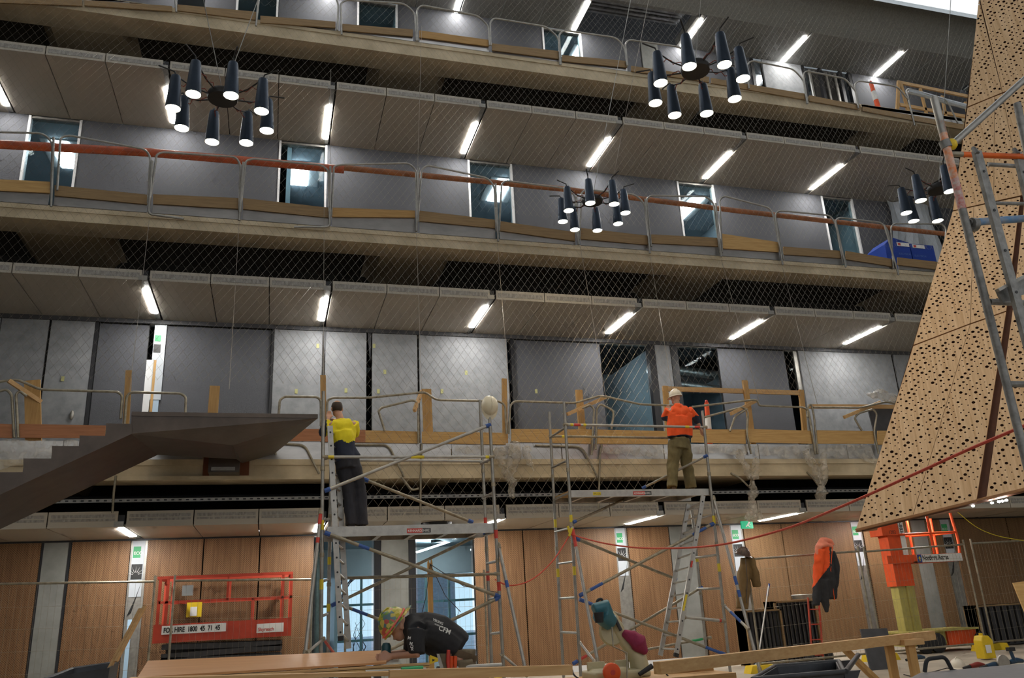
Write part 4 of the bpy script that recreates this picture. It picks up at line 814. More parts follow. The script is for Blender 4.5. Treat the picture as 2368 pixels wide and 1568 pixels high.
# --- bending worker at the bench
Yc_=7.8
def G(x,y,dy=0): return P(x,y,Yc_+dy)
hip=G(1052,1512); sho=G(958,1452); nk=G(945,1452); hd=G(921,1449)
pr=thing('person','worker in black hoodie and patterned cap bending over the workbench with a router','person',V(hip.x,Yc_,0))
dz=.11
shn,shf=sho+V(0,-.17,-.03),sho+V(.02,.17,-.01); en,ef=G(963,1513,-.22),G(950,1508,.22); hn,hf=G(908,1517,-.10),G(908,1512,.12)
bd=MB()
for s_ in (-1,1):
    h_=hip+V(.0,dz*s_,-.02); k_=V(hip.x+.02,Yc_+dz*s_*1.2,.50); a_=V(hip.x+.10,Yc_+dz*s_*1.4,.08); bd.tube([h_,k_,a_],[.075,.055,.04],10)
bd.tube([hip,hip.lerp(sho,.5)+V(0,0,.03),sho],[.09,.10,.09],12); bd.tube([shn,sho,shf],[.045,.09,.045],10); bd.tube([sho,nk,hd],[.08,.055,.055],10)
for a,b_,c_ in ((shn,en,hn),(shf,ef,hf)): bd.tube([a,b_,c_],[.045,.042,.029],10)
f_=V(-.85,-.10,-.55); up_=V(-.52,0,.85); head(bd,hd,f_,up_); hand(bd,hn,V(-1,.1,-.15),V(0,.3,1),.9); hand(bd,hf,V(-1,-.15,-.1),V(0,-.3,1),.9)
mk('body',remesh(bd,.0085,2),SKIN,pr,True); eyes(pr,hd,f_,up_)
BLK=nmat('black_fleece',(.022,.022,.025),.9,0,.35,9); KHK=nmat('khaki_work',(.16,.125,.08),.9,0,.25,9,(1,1,1),.3)
sh=MB(); sh.tube([G(1062,1502),G(1045,1490),G(1008,1468),G(968,1450)],[.155,.17,.185,.15],16)
sh.tube([G(1055,1500,-.09),G(1005,1468,-.1),shn+V(.05,.04,0)],[.11,.12,.1],12); sh.tube([G(1055,1500,.09),G(1005,1468,.1),shf+V(.05,-.04,0)],[.11,.12,.1],12); sh.tube([shn,sho,shf],[.085,.13,.085],12)
sh.tube([shn+V(0,0,.01),shn.lerp(en,.5)+V(-.01,0,0),en],[.095,.082,.068],12); sh.tube([shf,shf.lerp(ef,.5),ef],[.095,.082,.068],12); sh.tube([G(985,1432),G(962,1434),G(947,1448)],[.06,.075,.06],12)
hs=mk('hoodie',wrinkle(remesh(sh,.012,4),.013,8,2),BLK,pr,True)
tr=MB(); tr.tube([hip+V(.03,0,.03),hip+V(.03,0,-.12)],[.165,.165],14)
for s_ in (-1,1): tr.tube([hip+V(.02,dz*s_,-.05),V(hip.x+.02,Yc_+dz*s_*1.2,.50),V(hip.x+.10,Yc_+dz*s_*1.4,.06)],[.12,.09,.085],12)
mk('trousers',wrinkle(remesh(tr,.014,3),.012,8,4),KHK,pr,True)
for s_ in (-1,1):
    b=MB(); a=V(hip.x+.10,Yc_+dz*s_*1.4,.08); b.tube([a+V(.05,0,-.035),a+V(-.06,0,-.035),a+V(-.17,0,-.04)],[.05,.05,.042],10); m_=remesh(b,.012,2)
    for v in m_.v: v.z=max(v.z,.0)
    mk('boot',m_,M['rubber'],pr,True)
hb=MB()
for i in range(40):
    g=R_.uniform(0,6.28); t=R_.uniform(0,1); c=hd+V(.05+.06*t,.06*math.cos(g),-.01+.03*math.sin(g)-.05*t); hb.ell(c,(.022,.022,.022),6)
mk('hair',remesh(hb,.01,2),nmat('hair_brown',(.07,.035,.02),.8,0,.3,50),pr,True)
# cap: patterned hard hat worn backwards
cm=bpy.data.materials.new('pattern_cap'); cm.use_nodes=True; N=cm.node_tree.nodes; L=cm.node_tree.links; vo=N.new('ShaderNodeTexVoronoi'); vo.inputs['Scale'].default_value=26; tc=N.new('ShaderNodeTexCoord'); L.new(tc.outputs['Object'],vo.inputs['Vector'])
cr=N.new('ShaderNodeValToRGB'); cr.color_ramp.interpolation='CONSTANT'; els=cr.color_ramp.elements; els[0].color=(.45,.38,.03,1); els[1].position=.35; els[1].color=(.16,.28,.05,1)
for p_,c_ in ((.55,(.5,.1,.08,1)),(.68,(.6,.5,.12,1)),(.85,(.12,.2,.22,1))): e=els.new(p_); e.color=c_
sp=N.new('ShaderNodeSeparateColor'); L.new(vo.outputs['Color'],sp.inputs[0]); L.new(sp.outputs[0],cr.inputs[0]); L.new(cr.outputs[0],N['Principled BSDF'].inputs['Base Color']); N['Principled BSDF'].inputs['Roughness'].default_value=.35
hm=thing('hard_hat','sticker covered yellow green hard hat worn backwards by the bending worker','helmet',hd+V(-.02,0,.06),'hard hats'); hu=V(-.72,0,.55)
helmet(hm,hd+hu.normalized()*.045,V(.62,.08,.78),hu,cm,1.12)
rm=MB(); c=hd+hu.normalized()*.045; fx=V(.62,.08,.78).normalized(); rr=fx.cross(hu).normalized()
rm.tube([c+rr*.125*math.cos(g)+fx*.152*math.sin(g)+hu.normalized()*.008 for g in [2*math.pi*k/24 for k in range(25)]],.009,6); mk('pink_band',rm,nmat('pink_band',(.8,.16,.14),.5),hm,True)
# lettering on the hoodie back and sleeve
bt=G(1030,1452,-.2); u=(G(1062,1476,-.2)-G(1018,1450,-.2)).normalized()
for (px,py,s_,tx) in ((1013,1456,.042,'CFM'),(1000,1435,.022,'VIKING'),(1004,1444,.012,'AIDEN AVE')):
    o_=G(px,py,-.245); text(tx,o_,V(.9,-.05,-.42),V(.40,.15,.9),s_,M['signwhite'],hs,bold=.02)
for i,ch_ in enumerate('M MDR'): text(ch_,G(942+i*2.0,1478+i*6.5,-.30),V(1,0,-.25),V(.25,-.0,1),.026,M['signwhite'],hs,bold=.02)
# tool belt
tb=thing('tool_belt','leather tool belt with orange handled tools at the bending worker\'s hip','tool belt',hip)
mk('belt',MB().lathe([(.185,-.03),(.19,0),(.185,.03)],hip+V(.02,0,.0),V(.35,0,1),20),nmat('belt_tan',(.12,.08,.045),.8,0,.2,9),tb,True)
mk('pouch',MB().prism([G(1018,1512,-.24),G(1045,1512,-.24),G(1042,1555,-.24),G(1022,1555,-.24)],(0,.07,0)),KHK,tb)
yt=mk('tape_square',MB().prism([G(995,1515,-.27),G(1013,1522,-.27),G(1013,1530,-.27),G(993,1536,-.27)],(0,.02,0)),M['yellow'],tb); mk('cutout',MB().prism([G(1000,1524,-.275),G(1007,1526,-.275),G(1000,1530,-.275)],(0,.004,0)),M['ink'],yt)
mk('blade',MB().prism([G(1010,1512,-.25),G(1016,1512,-.25),G(1026,1545,-.25),G(1018,1547,-.25)],(0,.01,0)),M['alu'],tb)
for (x,m_) in ((1037,'redtape'),(1044,'orange'),(1053,'orange')): mk('tool_handle',MB().tube([G(x,1503 if x<1040 else 1517,-.26),G(x-1,1530,-.26),G(x,1550,-.26)],[.016,.02,.012],8),M[m_] if x<1040 else M['orange'],tb,True)
# router in hand
ro=thing('router','dark green hand router worked along the panel edge','power tool',G(895,1522)); c=G(893,1508)
mk('motor',MB().lathe([(.035,-.05),(.042,-.02),(.042,.05),(.03,.075),(.01,.08)],c,n=14),nmat('tool_teal',(.01,.06,.075),.4),ro,True)
mk('base_plate',MB().box(c+V(-.09,-.08,-.085),c+V(.10,.08,-.065)),M['alu'],ro); mk('collet',MB().tube([c+V(0,0,-.05),c+V(0,0,-.09)],.012,8),M['galv'],ro)
for s_ in (-1,1): mk('side_grip',MB().ell(c+V(0,.06*s_,-.04),(.022,.03,.018),10),M['black'],ro,True)
# ------------------------------------------------------------------ site fences
def fence(pl,pr,Yl,Yr,lab,wires=True,gap=.10):
    a=P(*pl,Yl); b_=P(*pr,Yr); t=thing('site_fence',lab,'fence',V((a.x+b_.x)/2,(Yl+Yr)/2,0),'temporary mesh fence panels')
    for e in (a,b_): mk('upright',MB().tube([V(e.x,e.y,.04),e+V(0,0,.10)],.02,8),M['galv_w'],t,True)
    mk('top_rail',MB().tube([a,b_],.02,8),M['galv_w'],t,True); mk('bottom_rail',MB().tube([V(a.x,a.y,.15),V(b_.x,b_.y,.15)],.02,8),M['galv_w'],t,True)
    m=MB(); L=(b_-a).length; n=int(L/gap); d=(b_-a)/n
    for i in range(1,n):
        q=a+d*i; m.tube([V(q.x,q.y,.15),q],.0016,3,False)
    for z in (.4,.75,1.1,1.45,1.8):
        if z<a.z-.1: m.tube([V(a.x,a.y,z),V(b_.x,b_.y,z+(b_.z-a.z))],.002,3,False)
    o=mk('wire_mesh',m,M['galv_w'],t); o['kind']='stuff'
    for e in (a,b_): mk('foot_block',MB().prism([V(e.x-.30,e.y-.12,0),V(e.x+.30,e.y-.12,0),V(e.x+.24,e.y-.12,.13),V(e.x-.24,e.y-.12,.13)],(0,.24,0)),M['yellow'],t)
fence((-120,1352),(358,1345),16.0,16.0,'mesh fence panel left of the red scissor lift'); fence((404,1343),(722,1340),15.9,15.9,'mesh fence panel in front of the red scissor lift'); fence((800,1338),(1120,1330),15.9,15.9,'mesh fence panel in front of the ground floor windows')
fence((1726,1294),(1985,1275),14.2,14.6,'mesh fence panel carrying the two jackets'); fence((1999,1276),(2229,1259),14.6,14.9,'mesh fence panel in front of the orange mast lift'); fence((2246,1257),(2480,1244),14.9,15.2,'mesh fence panel at the far right')
# ------------------------------------------------------------------ red scissor lift
Ys=16.3
def S(x,y,dy=0): return P(x,y,Ys+dy)
sl=thing('scissor_lift','red scissor lift with hire sign and railed platform behind the fence','lift',V(S(510,1480).x,Ys,0))
x0,x1=S(356,1440).x,S(674,1440).x; zt=S(520,1328).z; zm=S(520,1387).z; zd1=S(520,1437).z; zd0=S(520,1479).z
mk('deck',MB().box((x0,Ys-.02,zd0),(x1,Ys+.9,zd0+.06)),M['dark'],sl)
mk('toe_panel',MB().box((x0,Ys-.03,zd0),(x1,Ys,zd1)),M['red'],sl); mk('toe_panel',MB().box((x0,Ys+.87,zd0),(x1,Ys+.9,zd1)),M['red'],sl)
for yy in (Ys-.015,Ys+.885):
    mk('top_rail',MB().box((x0+.03,yy-.025,zt-.05),(x1,yy+.025,zt)),M['red'],sl); mk('mid_rail',MB().box((x0+.05,yy-.02,zm-.02),(x1,yy+.02,zm+.02)),M['red'],sl)
    for x in (x0+.03,x0+.16,x1-.2,x1-.05): mk('rail_post',MB().box((x,yy-.02,zd1),(x+.05,yy+.02,zt-.05)),M['red'],sl)
    mk('rail_post',MB().box((S(525,1350).x,yy-.02,zm),(S(525,1350).x+.04,yy+.02,zt-.05)),M['red'],sl); mk('rail_post',MB().box((S(581,1400).x,yy-.02,zd1),(S(581,1400).x+.04,yy+.02,zm)),M['red'],sl)
for x in (x0,x1-.05): mk('end_rail',MB().box((x,Ys-.02,zt-.05),(x+.05,Ys+.9,zt)),M['red'],sl)
sg=mk('hire_sign',MB().box((S(375,1450).x,Ys-.042,S(375,1468).z),(S(523,1450).x,Ys-.032,S(375,1448).z)),M['signwhite'],sl); hh=S(375,1448).z-S(375,1468).z
text('FOR HIRE  1800  45  71  45',(S(375,1450).x+.03,Ys-.043,S(375,1468).z+hh*.22),(1,0,0),(0,0,1),hh*.58,M['ink'],sg,squeeze=.7,bold=.035)
sg=mk('brand_sign',MB().box((S(594,1445).x,Ys-.042,S(594,1464).z),(S(656,1445).x,Ys-.032,S(594,1443).z)),M['signwhite'],sl); text('Skyreach',(S(596,1445).x+.01,Ys-.043,S(594,1460).z),(1,0,0),(0,0,1),hh*.42,M['redtape'],sg,squeeze=.9,bold=.02)
mk('control_box',MB().box(S(420,1378,-.05),S(448,1354,.1)),nmat('grey_box',(.35,.37,.38),.5),sl); mk('manual_box',MB().box(S(430,1428,.8),S(468,1390,.86)),M['yellow'],sl); mk('manual_page',MB().box(S(439,1425,.79),S(456,1403,.80)),M['signwhite'],sl)
for i in range(5):
    z0=zd0-.07-.11*i; mk('scissor_arm',MB().bar(V(x0+.15,Ys+.1,z0-.05*(i%2)),V(x1-.15,Ys+.1,z0-.05*((i+1)%2)),.05,.09),M['dark'],sl); mk('scissor_arm',MB().bar(V(x0+.15,Ys+.8,z0),V(x1-.15,Ys+.8,z0-.05),.05,.09),M['dark'],sl)
mk('chassis',MB().box((x0+.05,Ys,.12),(x1-.05,Ys+.9,.45)),M['dark'],sl)
for x in (x0+.3,x1-.3):
    for yy in (Ys,Ys+.9): b=MB(); wheel(b,V(x,yy,.2),.2,.1,(0,1,0)); mk('wheel',b,M['rubber'],sl,True)
# ------------------------------------------------------------------ orange mast lift
Ym=15.6
def T(x,y,dy=0): return P(x,y,Ym+dy)
ml=thing('mast_lift','orange mast boom lift on a yellow column behind the right fence','lift',V(T(2090,1500).x,Ym,0))
cx=T(2075,1300).x; w2_=(T(2105,1350).x-T(2063,1350).x)/2
mk('upper_mast',MB().box((cx-w2_-.02,Ym-.15,T(2080,1356).z),(cx+w2_-.02,Ym+.15,T(2060,1195).z)),M['orange'],ml)
mk('lower_mast',MB().box((cx-w2_+.03,Ym-.12,.45),(cx+w2_-.03,Ym+.12,T(2080,1356).z+.02)),M['mast_y'],ml)
mk('mast_channel',MB().box((cx-.02,Ym-.16,.45),(cx+.02,Ym-.12,T(2080,1356).z)),M['mast_y'],ml)
mk('head_block',MB().box((cx-w2_-.18,Ym-.2,T(2050,1240).z),(cx+.02,Ym+.2,T(2050,1205).z)),M['orange'],ml)
st_=mk('number_strip',MB().box((cx+w2_-.17,Ym-.165,T(2090,1296).z),(cx+w2_-.04,Ym-.152,T(2090,1195).z)),M['signwhite'],ml)
text('08-8834',(cx+w2_-.15,Ym-.166,T(2090,1198).z),(0,0,-1),(1,0,0),.085,M['ink'],st_,bold=.02)
text('1202',(cx-w2_-.02,Ym-.205,T(2050,1236).z),(1,0,0),(0,0,1),.07,M['ink'],ml)
zb=T(2120,1302).z; xb=T(2208,1290).x
mk('basket_beam',MB().box((T(2037,1300).x,Ym-.22,zb),(xb,Ym-.15,zb+.17)),M['orange'],ml); mk('basket_floor',MB().box((cx+w2_,Ym-.22,zb),(xb,Ym+.5,zb+.03)),M['orange'],ml)
for x,dy in ((T(2140,1250).x,-.19),(T(2140,1250).x,.45),(xb-.03,.45)): mk('basket_post',MB().tube([V(x,Ym+dy,zb),V(x,Ym+dy,T(2140,1195).z)],.028,8),M['orange'],ml,True)
mk('basket_hoop',MB().tube(fillet([V(xb-.03,Ym-.19,zb+.1),V(xb+.02,Ym-.19,zb+.45),V(xb-.05,Ym-.19,T(2195,1188).z)],.15),.03,8),M['orange'],ml,True)
zr=T(2140,1236).z; mk('basket_rail',MB().tube([V(cx,Ym-.19,zr),V(xb,Ym-.19,zr+.02)],.026,8),M['orange'],ml,True); mk('basket_rail',MB().tube([V(cx,Ym+.45,zr),V(xb,Ym+.45,zr+.02),V(xb,Ym-.19,zr+.02)],.026,8),M['orange'],ml,True)
sg=mk('access_sign',MB().box((T(2104,1295).x,Ym-.235,zb+.0),(xb-.02,Ym-.222,zb+.165)),M['signwhite'],ml); bq=mk('arrow_square',MB().box((T(2104,1295).x,Ym-.24,zb),(T(2104,1295).x+.115,Ym-.235,zb+.165)),M['blue'],sg)
ax_=T(2104,1295).x+.057; mk('arrow',MB().prism([V(ax_-.035,Ym-.242,zb+.08),V(ax_+.035,Ym-.242,zb+.08),V(ax_,Ym-.242,zb+.14)],(0,.002,0)).box((ax_-.012,Ym-.242,zb+.03),(ax_+.012,Ym-.24,zb+.085)),M['yeltape'],bq)
text('Northern Access',(T(2104,1295).x+.135,Ym-.236,zb+.045),(1,0,0),(0,0,1),.105,M['ink'],sg,squeeze=.68,bold=.03)
bx0,bx1=T(2165,1480).x,T(2232,1480).x
mk('base_body',MB().box((bx0,Ym-.35,.12),(bx1,Ym+.35,T(2200,1456).z)),M['orange'],ml); mk('base_deck',MB().box((cx-.4,Ym-.4,T(2200,1456).z),(bx1+.05,Ym+.4,T(2200,1452).z)),M['mast_y'],ml); mk('base_frame',MB().box((cx-.35,Ym-.3,.15),(bx0,Ym+.3,.45)),M['mast_y'],ml)
for x,r in ((T(2140,1500).x,.2),(T(2120,1500).x-.1,.17),(bx1+.08,.18)): b=MB(); wheel(b,V(x,Ym-.38,r),r,.12,(0,1,0)); mk('wheel',b,M['rubber'],ml,True)
# ------------------------------------------------------------------ jackets on the fence
Yj=14.15
def Q(x,y,dy=0): return P(x,y,Yj+dy)
DKC=nmat('charcoal_cloth',(.028,.028,.032),.9,0,.2,14,(1,1,1),.3)
jk=thing('work_jacket','orange and charcoal hooded work jacket hung on the fence','jacket',Q(1912,1415),'jackets on the fence')
b=MB(); b.tube([Q(1905,1262),Q(1908,1300),Q(1912,1345),Q(1915,1385)],[.12,.15,.16,.12],14); b.tube([Q(1897,1270,-.05),Q(1893,1310,-.06),Q(1890,1360,-.06),Q(1888,1400,-.06)],[.10,.10,.085,.075],12); b.tube([Q(1922,1275,.03),Q(1930,1310,.03),Q(1930,1385,.03)],[.09,.10,.05],12); b.tube([Q(1905,1340,-.1),Q(1910,1400,-.1),Q(1910,1416,-.1)],[.10,.07,.03],10)
jm=wrinkle(remesh(b,.016,3),.02,8,11)
def jf(c):
    d=c-V(0,Yj,HC); y=784-F_PX*((c-V(0,0,HC)).dot(UP)/(c-V(0,0,HC)).dot(FW)); x=1184+F_PX*((c-V(0,0,HC)).dot(RT)/(c-V(0,0,HC)).dot(FW))
    if x>1918+.03*(y-1262): return 1
    return 0 if y<1352-(x-1885)*1.3 else 1
mk('jacket_shell',byz(jm,jf),[ORG,DKC],jk,True)
h=MB(); h.tube([Q(1893,1290,-.07),Q(1893,1266,-.06),Q(1903,1249,-.02),Q(1918,1253,0),Q(1926,1262,-.02)],[.05,.075,.07,.065,.04],12); h.tube([Q(1898,1262,-.1),Q(1912,1259,-.1),Q(1926,1266,-.06)],[.05,.045,.03],10); mk('hood',wrinkle(remesh(h,.016,3),.02,9,2),nmat('faded_orange',(.85,.26,.16),.8,0,.08,10),jk,True)
mk('zip_edge',MB().tube([Q(1925,1265,-.13),Q(1921,1320,-.15),Q(1930,1388,-.12)],.007,5),ORG,jk)
bj=thing('work_jacket','brown canvas jacket hung on the fence post beside the scaffold','jacket',Q(1730,1412),'jackets on the fence')
b=MB(); b.tube([Q(1722,1290),Q(1720,1330),Q(1717,1380),Q(1716,1408)],[.07,.12,.13,.11],12); b.tube([Q(1735,1288,-.04),Q(1745,1325,-.05),Q(1750,1358,-.05)],[.06,.09,.075],10)
mk('jacket_shell',wrinkle(remesh(b,.016,3),.02,8,21),nmat('brown_canvas',(.17,.105,.04),.9,0,.15,8,(1,1,1),.3),bj,True); mk('seam',MB().tube([Q(1724,1292,-.13),Q(1728,1340,-.15),Q(1726,1395,-.15)],.005,4),M['dark'],bj)
hm=thing('hard_hat','dark camouflage hard hat on top of the brown jacket','helmet',Q(1717,1278),'hard hats'); helmet(hm,Q(1718,1282,-.02),V(.9,-.2,-.25),V(-.2,-.15,.95),nmat('camo_dark',(.035,.03,.028),.35,0,0,30,(1,1,1),0,(.16,.09,.06)),1.05)
# ------------------------------------------------------------------ exit sign
ex=thing('exit_sign','green running man exit sign under the ground floor ceiling','sign',P(1728,1222,16.4)); a=P(1715,1223,16.4); c=P(1739,1205,16.4)
mk('sign_panel',MB().box((a.x,16.38,a.z),(c.x,16.42,c.z)),nmat('exit_green',(.0,.28,.13),.4,0,0,emit=(0,.5,.22),es=.35),ex)
b=MB(); mx=(a.x+c.x)/2+.02; mz=(a.z+c.z)/2; hz=(c.z-a.z); b.ell((mx+.03,16.375,mz+hz*.3),(.022,.004,.022),8); b.bar((mx+.02,16.376,mz+hz*.2),(mx-.01,16.376,mz-.0),.035,.004,(0,1,0)); b.bar((mx-.01,16.376,mz),(mx+.03,16.376,mz-hz*.3),.022,.004,(0,1,0)); b.bar((mx-.01,16.376,mz),(mx-.06,16.376,mz-hz*.25),.022,.004,(0,1,0)); b.bar((mx+.02,16.376,mz+hz*.18),(mx+.06,16.376,mz),.016,.004,(0,1,0))
mk('running_figure',b,M['signwhite'],ex); mk('hanger',MB().box((mx-.02,16.39,c.z),(mx+.02,16.41,2.97)),M['galv'],ex)
# ------------------------------------------------------------------ plastic sheeting
pm=bpy.data.materials.new('clear_sheet'); pm.use_nodes=True; nt=pm.node_tree; N=nt.nodes; L=nt.links; pb=N['Principled BSDF']; pb.inputs['Base Color'].default_value=(.62,.56,.47,1); pb.inputs['Roughness'].default_value=.28
tr_=N.new('ShaderNodeBsdfTransparent'); mx_=N.new('ShaderNodeMixShader'); nz=N.new('ShaderNodeTexNoise'); nz.inputs['Scale'].default_value=7; rp=N.new('ShaderNodeMapRange'); rp.inputs[1].default_value=.3; rp.inputs[2].default_value=.75; rp.inputs[3].default_value=.08; rp.inputs[4].default_value=.62
tc=N.new('ShaderNodeTexCoord'); L.new(tc.outputs['Object'],nz.inputs['Vector']); L.new(nz.outputs[0],rp.inputs[0]); L.new(rp.outputs[0],mx_.inputs[0]); L.new(tr_.outputs[0],mx_.inputs[1]); L.new(pb.outputs[0],mx_.inputs[2]); L.new(mx_.outputs[0],N['Material Output'].inputs[0]); M['sheet']=pm
def sheet(lab,top,bot,Y,nu=40,nv=8,amp=.06,seed=0):
    def fn(u,v):
        i=u*(len(top)-1); k=min(int(i),len(top)-2); f=i-k
        a=P(top[k][0]+(top[k+1][0]-top[k][0])*f,top[k][1]+(top[k+1][1]-top[k][1])*f,Y); c=P(bot[k][0]+(bot[k+1][0]-bot[k][0])*f,bot[k][1]+(bot[k+1][1]-bot[k][1])*f,Y)
        p=a.lerp(c,v); n=noise.noise_vector(p*5+V(seed,0,0)); return p+V(n.x*amp*.4,-abs(n.y)*amp-.02,n.z*amp*.7)
    return tag(mk('plastic_sheet',MB().grid(fn,nu,nv),pm,smooth=True),lab,'plastic sheet','clear plastic sheeting on the first gallery edge')
def tail(lab,px,rad,seed):
    Y=14.8; pts=[P(x,y,Y) for x,y in px]; b=MB(); b.tube(pts,rad,14)
    m_=MB(); 
    path=[]; rr=[]
    for i in range(len(pts)-1):
        for j in range(6): t=j/6; path.append(pts[i].lerp(pts[i+1],t)); rr.append(rad[i]+(rad[i+1]-rad[i])*t)
    path.append(pts[-1]); rr.append(rad[-1]); m_.tube(path,rr,16); wrinkle(m_,.07,9,seed); wrinkle(m_,.03,22,seed)
    return tag(mk('plastic_sheet',m_,pm,smooth=True),lab,'plastic sheet','clear plastic sheeting on the first gallery edge')
sheet('crumpled clear sheeting along the edge between the scaffolds',[(1050,1030),(1130,1030),(1200,1030)],[(1050,1046),(1130,1058),(1200,1050)],14.94,seed=1)
sheet('sagging clear sheeting behind the orange worker',[(1390,1032),(1460,1034),(1530,1030)],[(1390,1050),(1460,1052),(1545,1060)],14.94,seed=2)
sheet('clear sheeting right of the orange worker',[(1600,1030),(1700,1030),(1740,1032)],[(1600,1048),(1700,1052),(1720,1058)],14.94,seed=3)
sheet('long clear sheeting stretch in front of the timber frame',[(1745,1030),(1800,1032),(1860,1030),(1980,1030),(2010,1030)],[(1745,1054),(1800,1058),(1870,1060),(1985,1058),(2030,1080)],14.94,60,seed=4)
sheet('clear sheeting at the far left below the reddish board',[(-40,1020),(40,1018),(180,1022)],[(-40,1095),(25,1080),(180,1040)],14.6,seed=5)
tail('twisted sheeting tail hanging between the scaffolds',[(1150,1040),(1165,1080),(1185,1115),(1182,1150)],[.10,.07,.09,.03],1); tail('sheeting tail right of the left scaffold',[(1190,1022),(1188,1060),(1184,1100)],[.10,.12,.04],5); tail('short torn sheeting scrap near the left scaffold',[(1215,1035),(1222,1060),(1230,1085)],[.05,.07,.03],6)
tail('long knotted sheeting tail ending in a bag right of the orange worker',[(1748,1058),(1745,1085),(1740,1110),(1742,1140),(1740,1165),(1745,1200)],[.04,.09,.06,.10,.05,.17],2); tail('sheeting tail feeding the long knotted tail',[(1705,1042),(1720,1070),(1735,1105)],[.07,.06,.05],7)
tail('sheeting tail ending in a round bag beside the wooden cladding',[(1905,1045),(1904,1090),(1900,1125),(1899,1140),(1900,1158)],[.05,.10,.05,.13,.08],3); tail('sheeting strip feeding the round bag tail',[(1862,1040),(1880,1075),(1895,1120)],[.07,.08,.05],8)
tail('bunched sheeting over the rail beside the wooden cladding',[(2010,915),(2040,912),(2075,925)],[.06,.10,.08],9)
# ------------------------------------------------------------------ gallery clutter
bw=MB()
for i,(a_,z_,lab) in enumerate((((2050,2110),545,'left blue plastic service bin with red label on the second gallery'),((2112,2165),552,'right blue plastic service bin with red label on the second gallery'))):
    p0=P(a_[0],600,15.7); p1=P(a_[1],600,15.7); zt=P(a_[0],z_+12,15.7).z; t=thing('service_bin',lab,'bin',V(p0.x,15.7,8.72),'blue bins on the second gallery')
    mk('tub',MB().prism([V(p0.x,15.7,8.72),V(p1.x,15.7,8.72),V(p1.x,15.7,zt),V(p0.x+.3,15.7,zt+.12),V(p0.x+.05,15.7,zt-.1)] if i==0 else [V(p0.x,15.7,8.72),V(p1.x,15.7,8.72),V(p1.x,15.7,zt),V(p0.x,15.7,zt)],(0,.7,0)),M['blue'],t)
    lx=p0.x+(.42 if i==0 else .06); lb_=mk('label',MB().box((lx,15.688,zt-.12),(lx+.38,15.695,zt-.02)),M['signwhite'],t); mk('label_emblem',MB().box((lx+.03,15.684,zt-.10),(lx+.11,15.688,zt-.04)),M['redtape'],lb_)
    text('ELECTRICAL',(lx,15.694,zt-.36),(1,0,0),(0,0,1),.05,nmat('pale_blue_print%d'%i,(.12,.2,.45),.5),t)
def delineator(px_top,px_bot,Y,lab,ring,fz):
    a=P(*px_top,Y); c=P(*px_bot,Y); c=a+(c-a)*((a.z-fz)/(a.z-c.z)); t=thing('delineator_post',lab,'traffic post',c,'orange traffic posts'); mk('tube',MB().tube([c,a],[.07,.05],12),nmat('post_orange'+lab[:3],(.85,.10,.02),.5),t,True); mk('knob',MB().ell(a+V(0,0,.02),(.035,.035,.05),10),M['redtape'],t,True)
    mk('white_band',MB().tube([c.lerp(a,ring),c.lerp(a,ring+.25)],[.068,.062],12),M['signwhite'],t,True)
delineator((1634,932),(1640,1014),15.3,'orange and white traffic post right of the orange worker',.45,4.28); delineator((2014,192),(2033,256),15.3,'orange and white traffic post on the top gallery',.5,13.30)
bk=mk('black_board',MB().prism([P(2008,945,15.5),P(2075,935,15.5),V(P(2100,1000,15.5).x,15.5,4.28),V(P(2026,1000,15.5).x,15.5,4.28)],(0,.04,0)),M['dark']); tag(bk,'black sheet leaning on the rail beside the wooden cladding','board')
# timber frame on top gallery
tg=thing('timber_barrier','pale timber barrier frame on the top gallery at upper right','barrier',P(2100,255,15.3))
for a_,c_,w_ in (((2078,188),(2075,252),.09),((2082,190),(2098,250),.08),((2128,205),(2142,262),.07),((2178,222),(2186,262),.07),((2232,236),(2240,270),.08)): mk('upright',MB().bar(P(*a_,15.4),P(*a_,15.4)+(P(*c_,15.4)-P(*a_,15.4))*((P(*a_,15.4).z-13.3)/(P(*a_,15.4).z-P(*c_,15.4).z)),w_,.05,(0,1,0)),M['pinez'],tg)
mk('beam',MB().bar(P(2076,190,15.4),P(2262,228,15.4),.05,.09),M['pine'],tg); mk('beam',MB().bar(P(2080,242,15.4),P(2262,275,15.4),.05,.09),M['pine'],tg)
wr=mk('wrapped_tube',MB().tube([P(2098,210,14.95),P(2140,220,14.95),P(2190,235,14.95),P(2240,248,14.95)],.07,8),M['paper']); tag(wr,'white wrapped rail on the top gallery at upper right','rail'); tag(mk('guardrail',hoopmesh([(2115,290),(2096,208),(2104,206),(2190,232),(2215,285)]),M['galv'],smooth=True),'last bent tube guardrail hoop on the top gallery before the cladding','guardrail','guardrail hoops on the top gallery')
# ------------------------------------------------------------------ ground clutter behind the fence
def rack(lab,px,Y,nb):
    a=P(px[0],px[3],Y); c=P(px[2],px[1],Y); t=thing('louvre_crate',lab,'crate',V((a.x+c.x)/2,Y,0),'dark louvred crates'); z1=c.z
    mk('back',MB().box((a.x,Y+.05,0.02),(c.x,Y+.4,z1)),M['dark'],t)
    for x in (a.x,c.x-.04): mk('side',MB().box((x,Y,0),(x+.04,Y+.42,z1)),M['plydull'],t)
    mk('top',MB().box((a.x,Y,z1-.03),(c.x,Y+.42,z1)),M['plydull'],t)
    for i in range(nb):
        x=a.x+.06+(c.x-a.x-.12)*(i+.5)/nb; mk('slat',MB().box((x-.012,Y+.0,.05),(x+.012,Y+.05,z1-.05)),M['black'],t)
rack('low dark slatted crate behind the brown jacket',(1738,1408,1806,1530),15.4,8); rack('tall dark slatted crate left of the orange jacket',(1810,1386,1886,1530),15.5,9); rack('dark slatted crate at the far right behind the fence',(2285,1392,2400,1520),15.6,9)
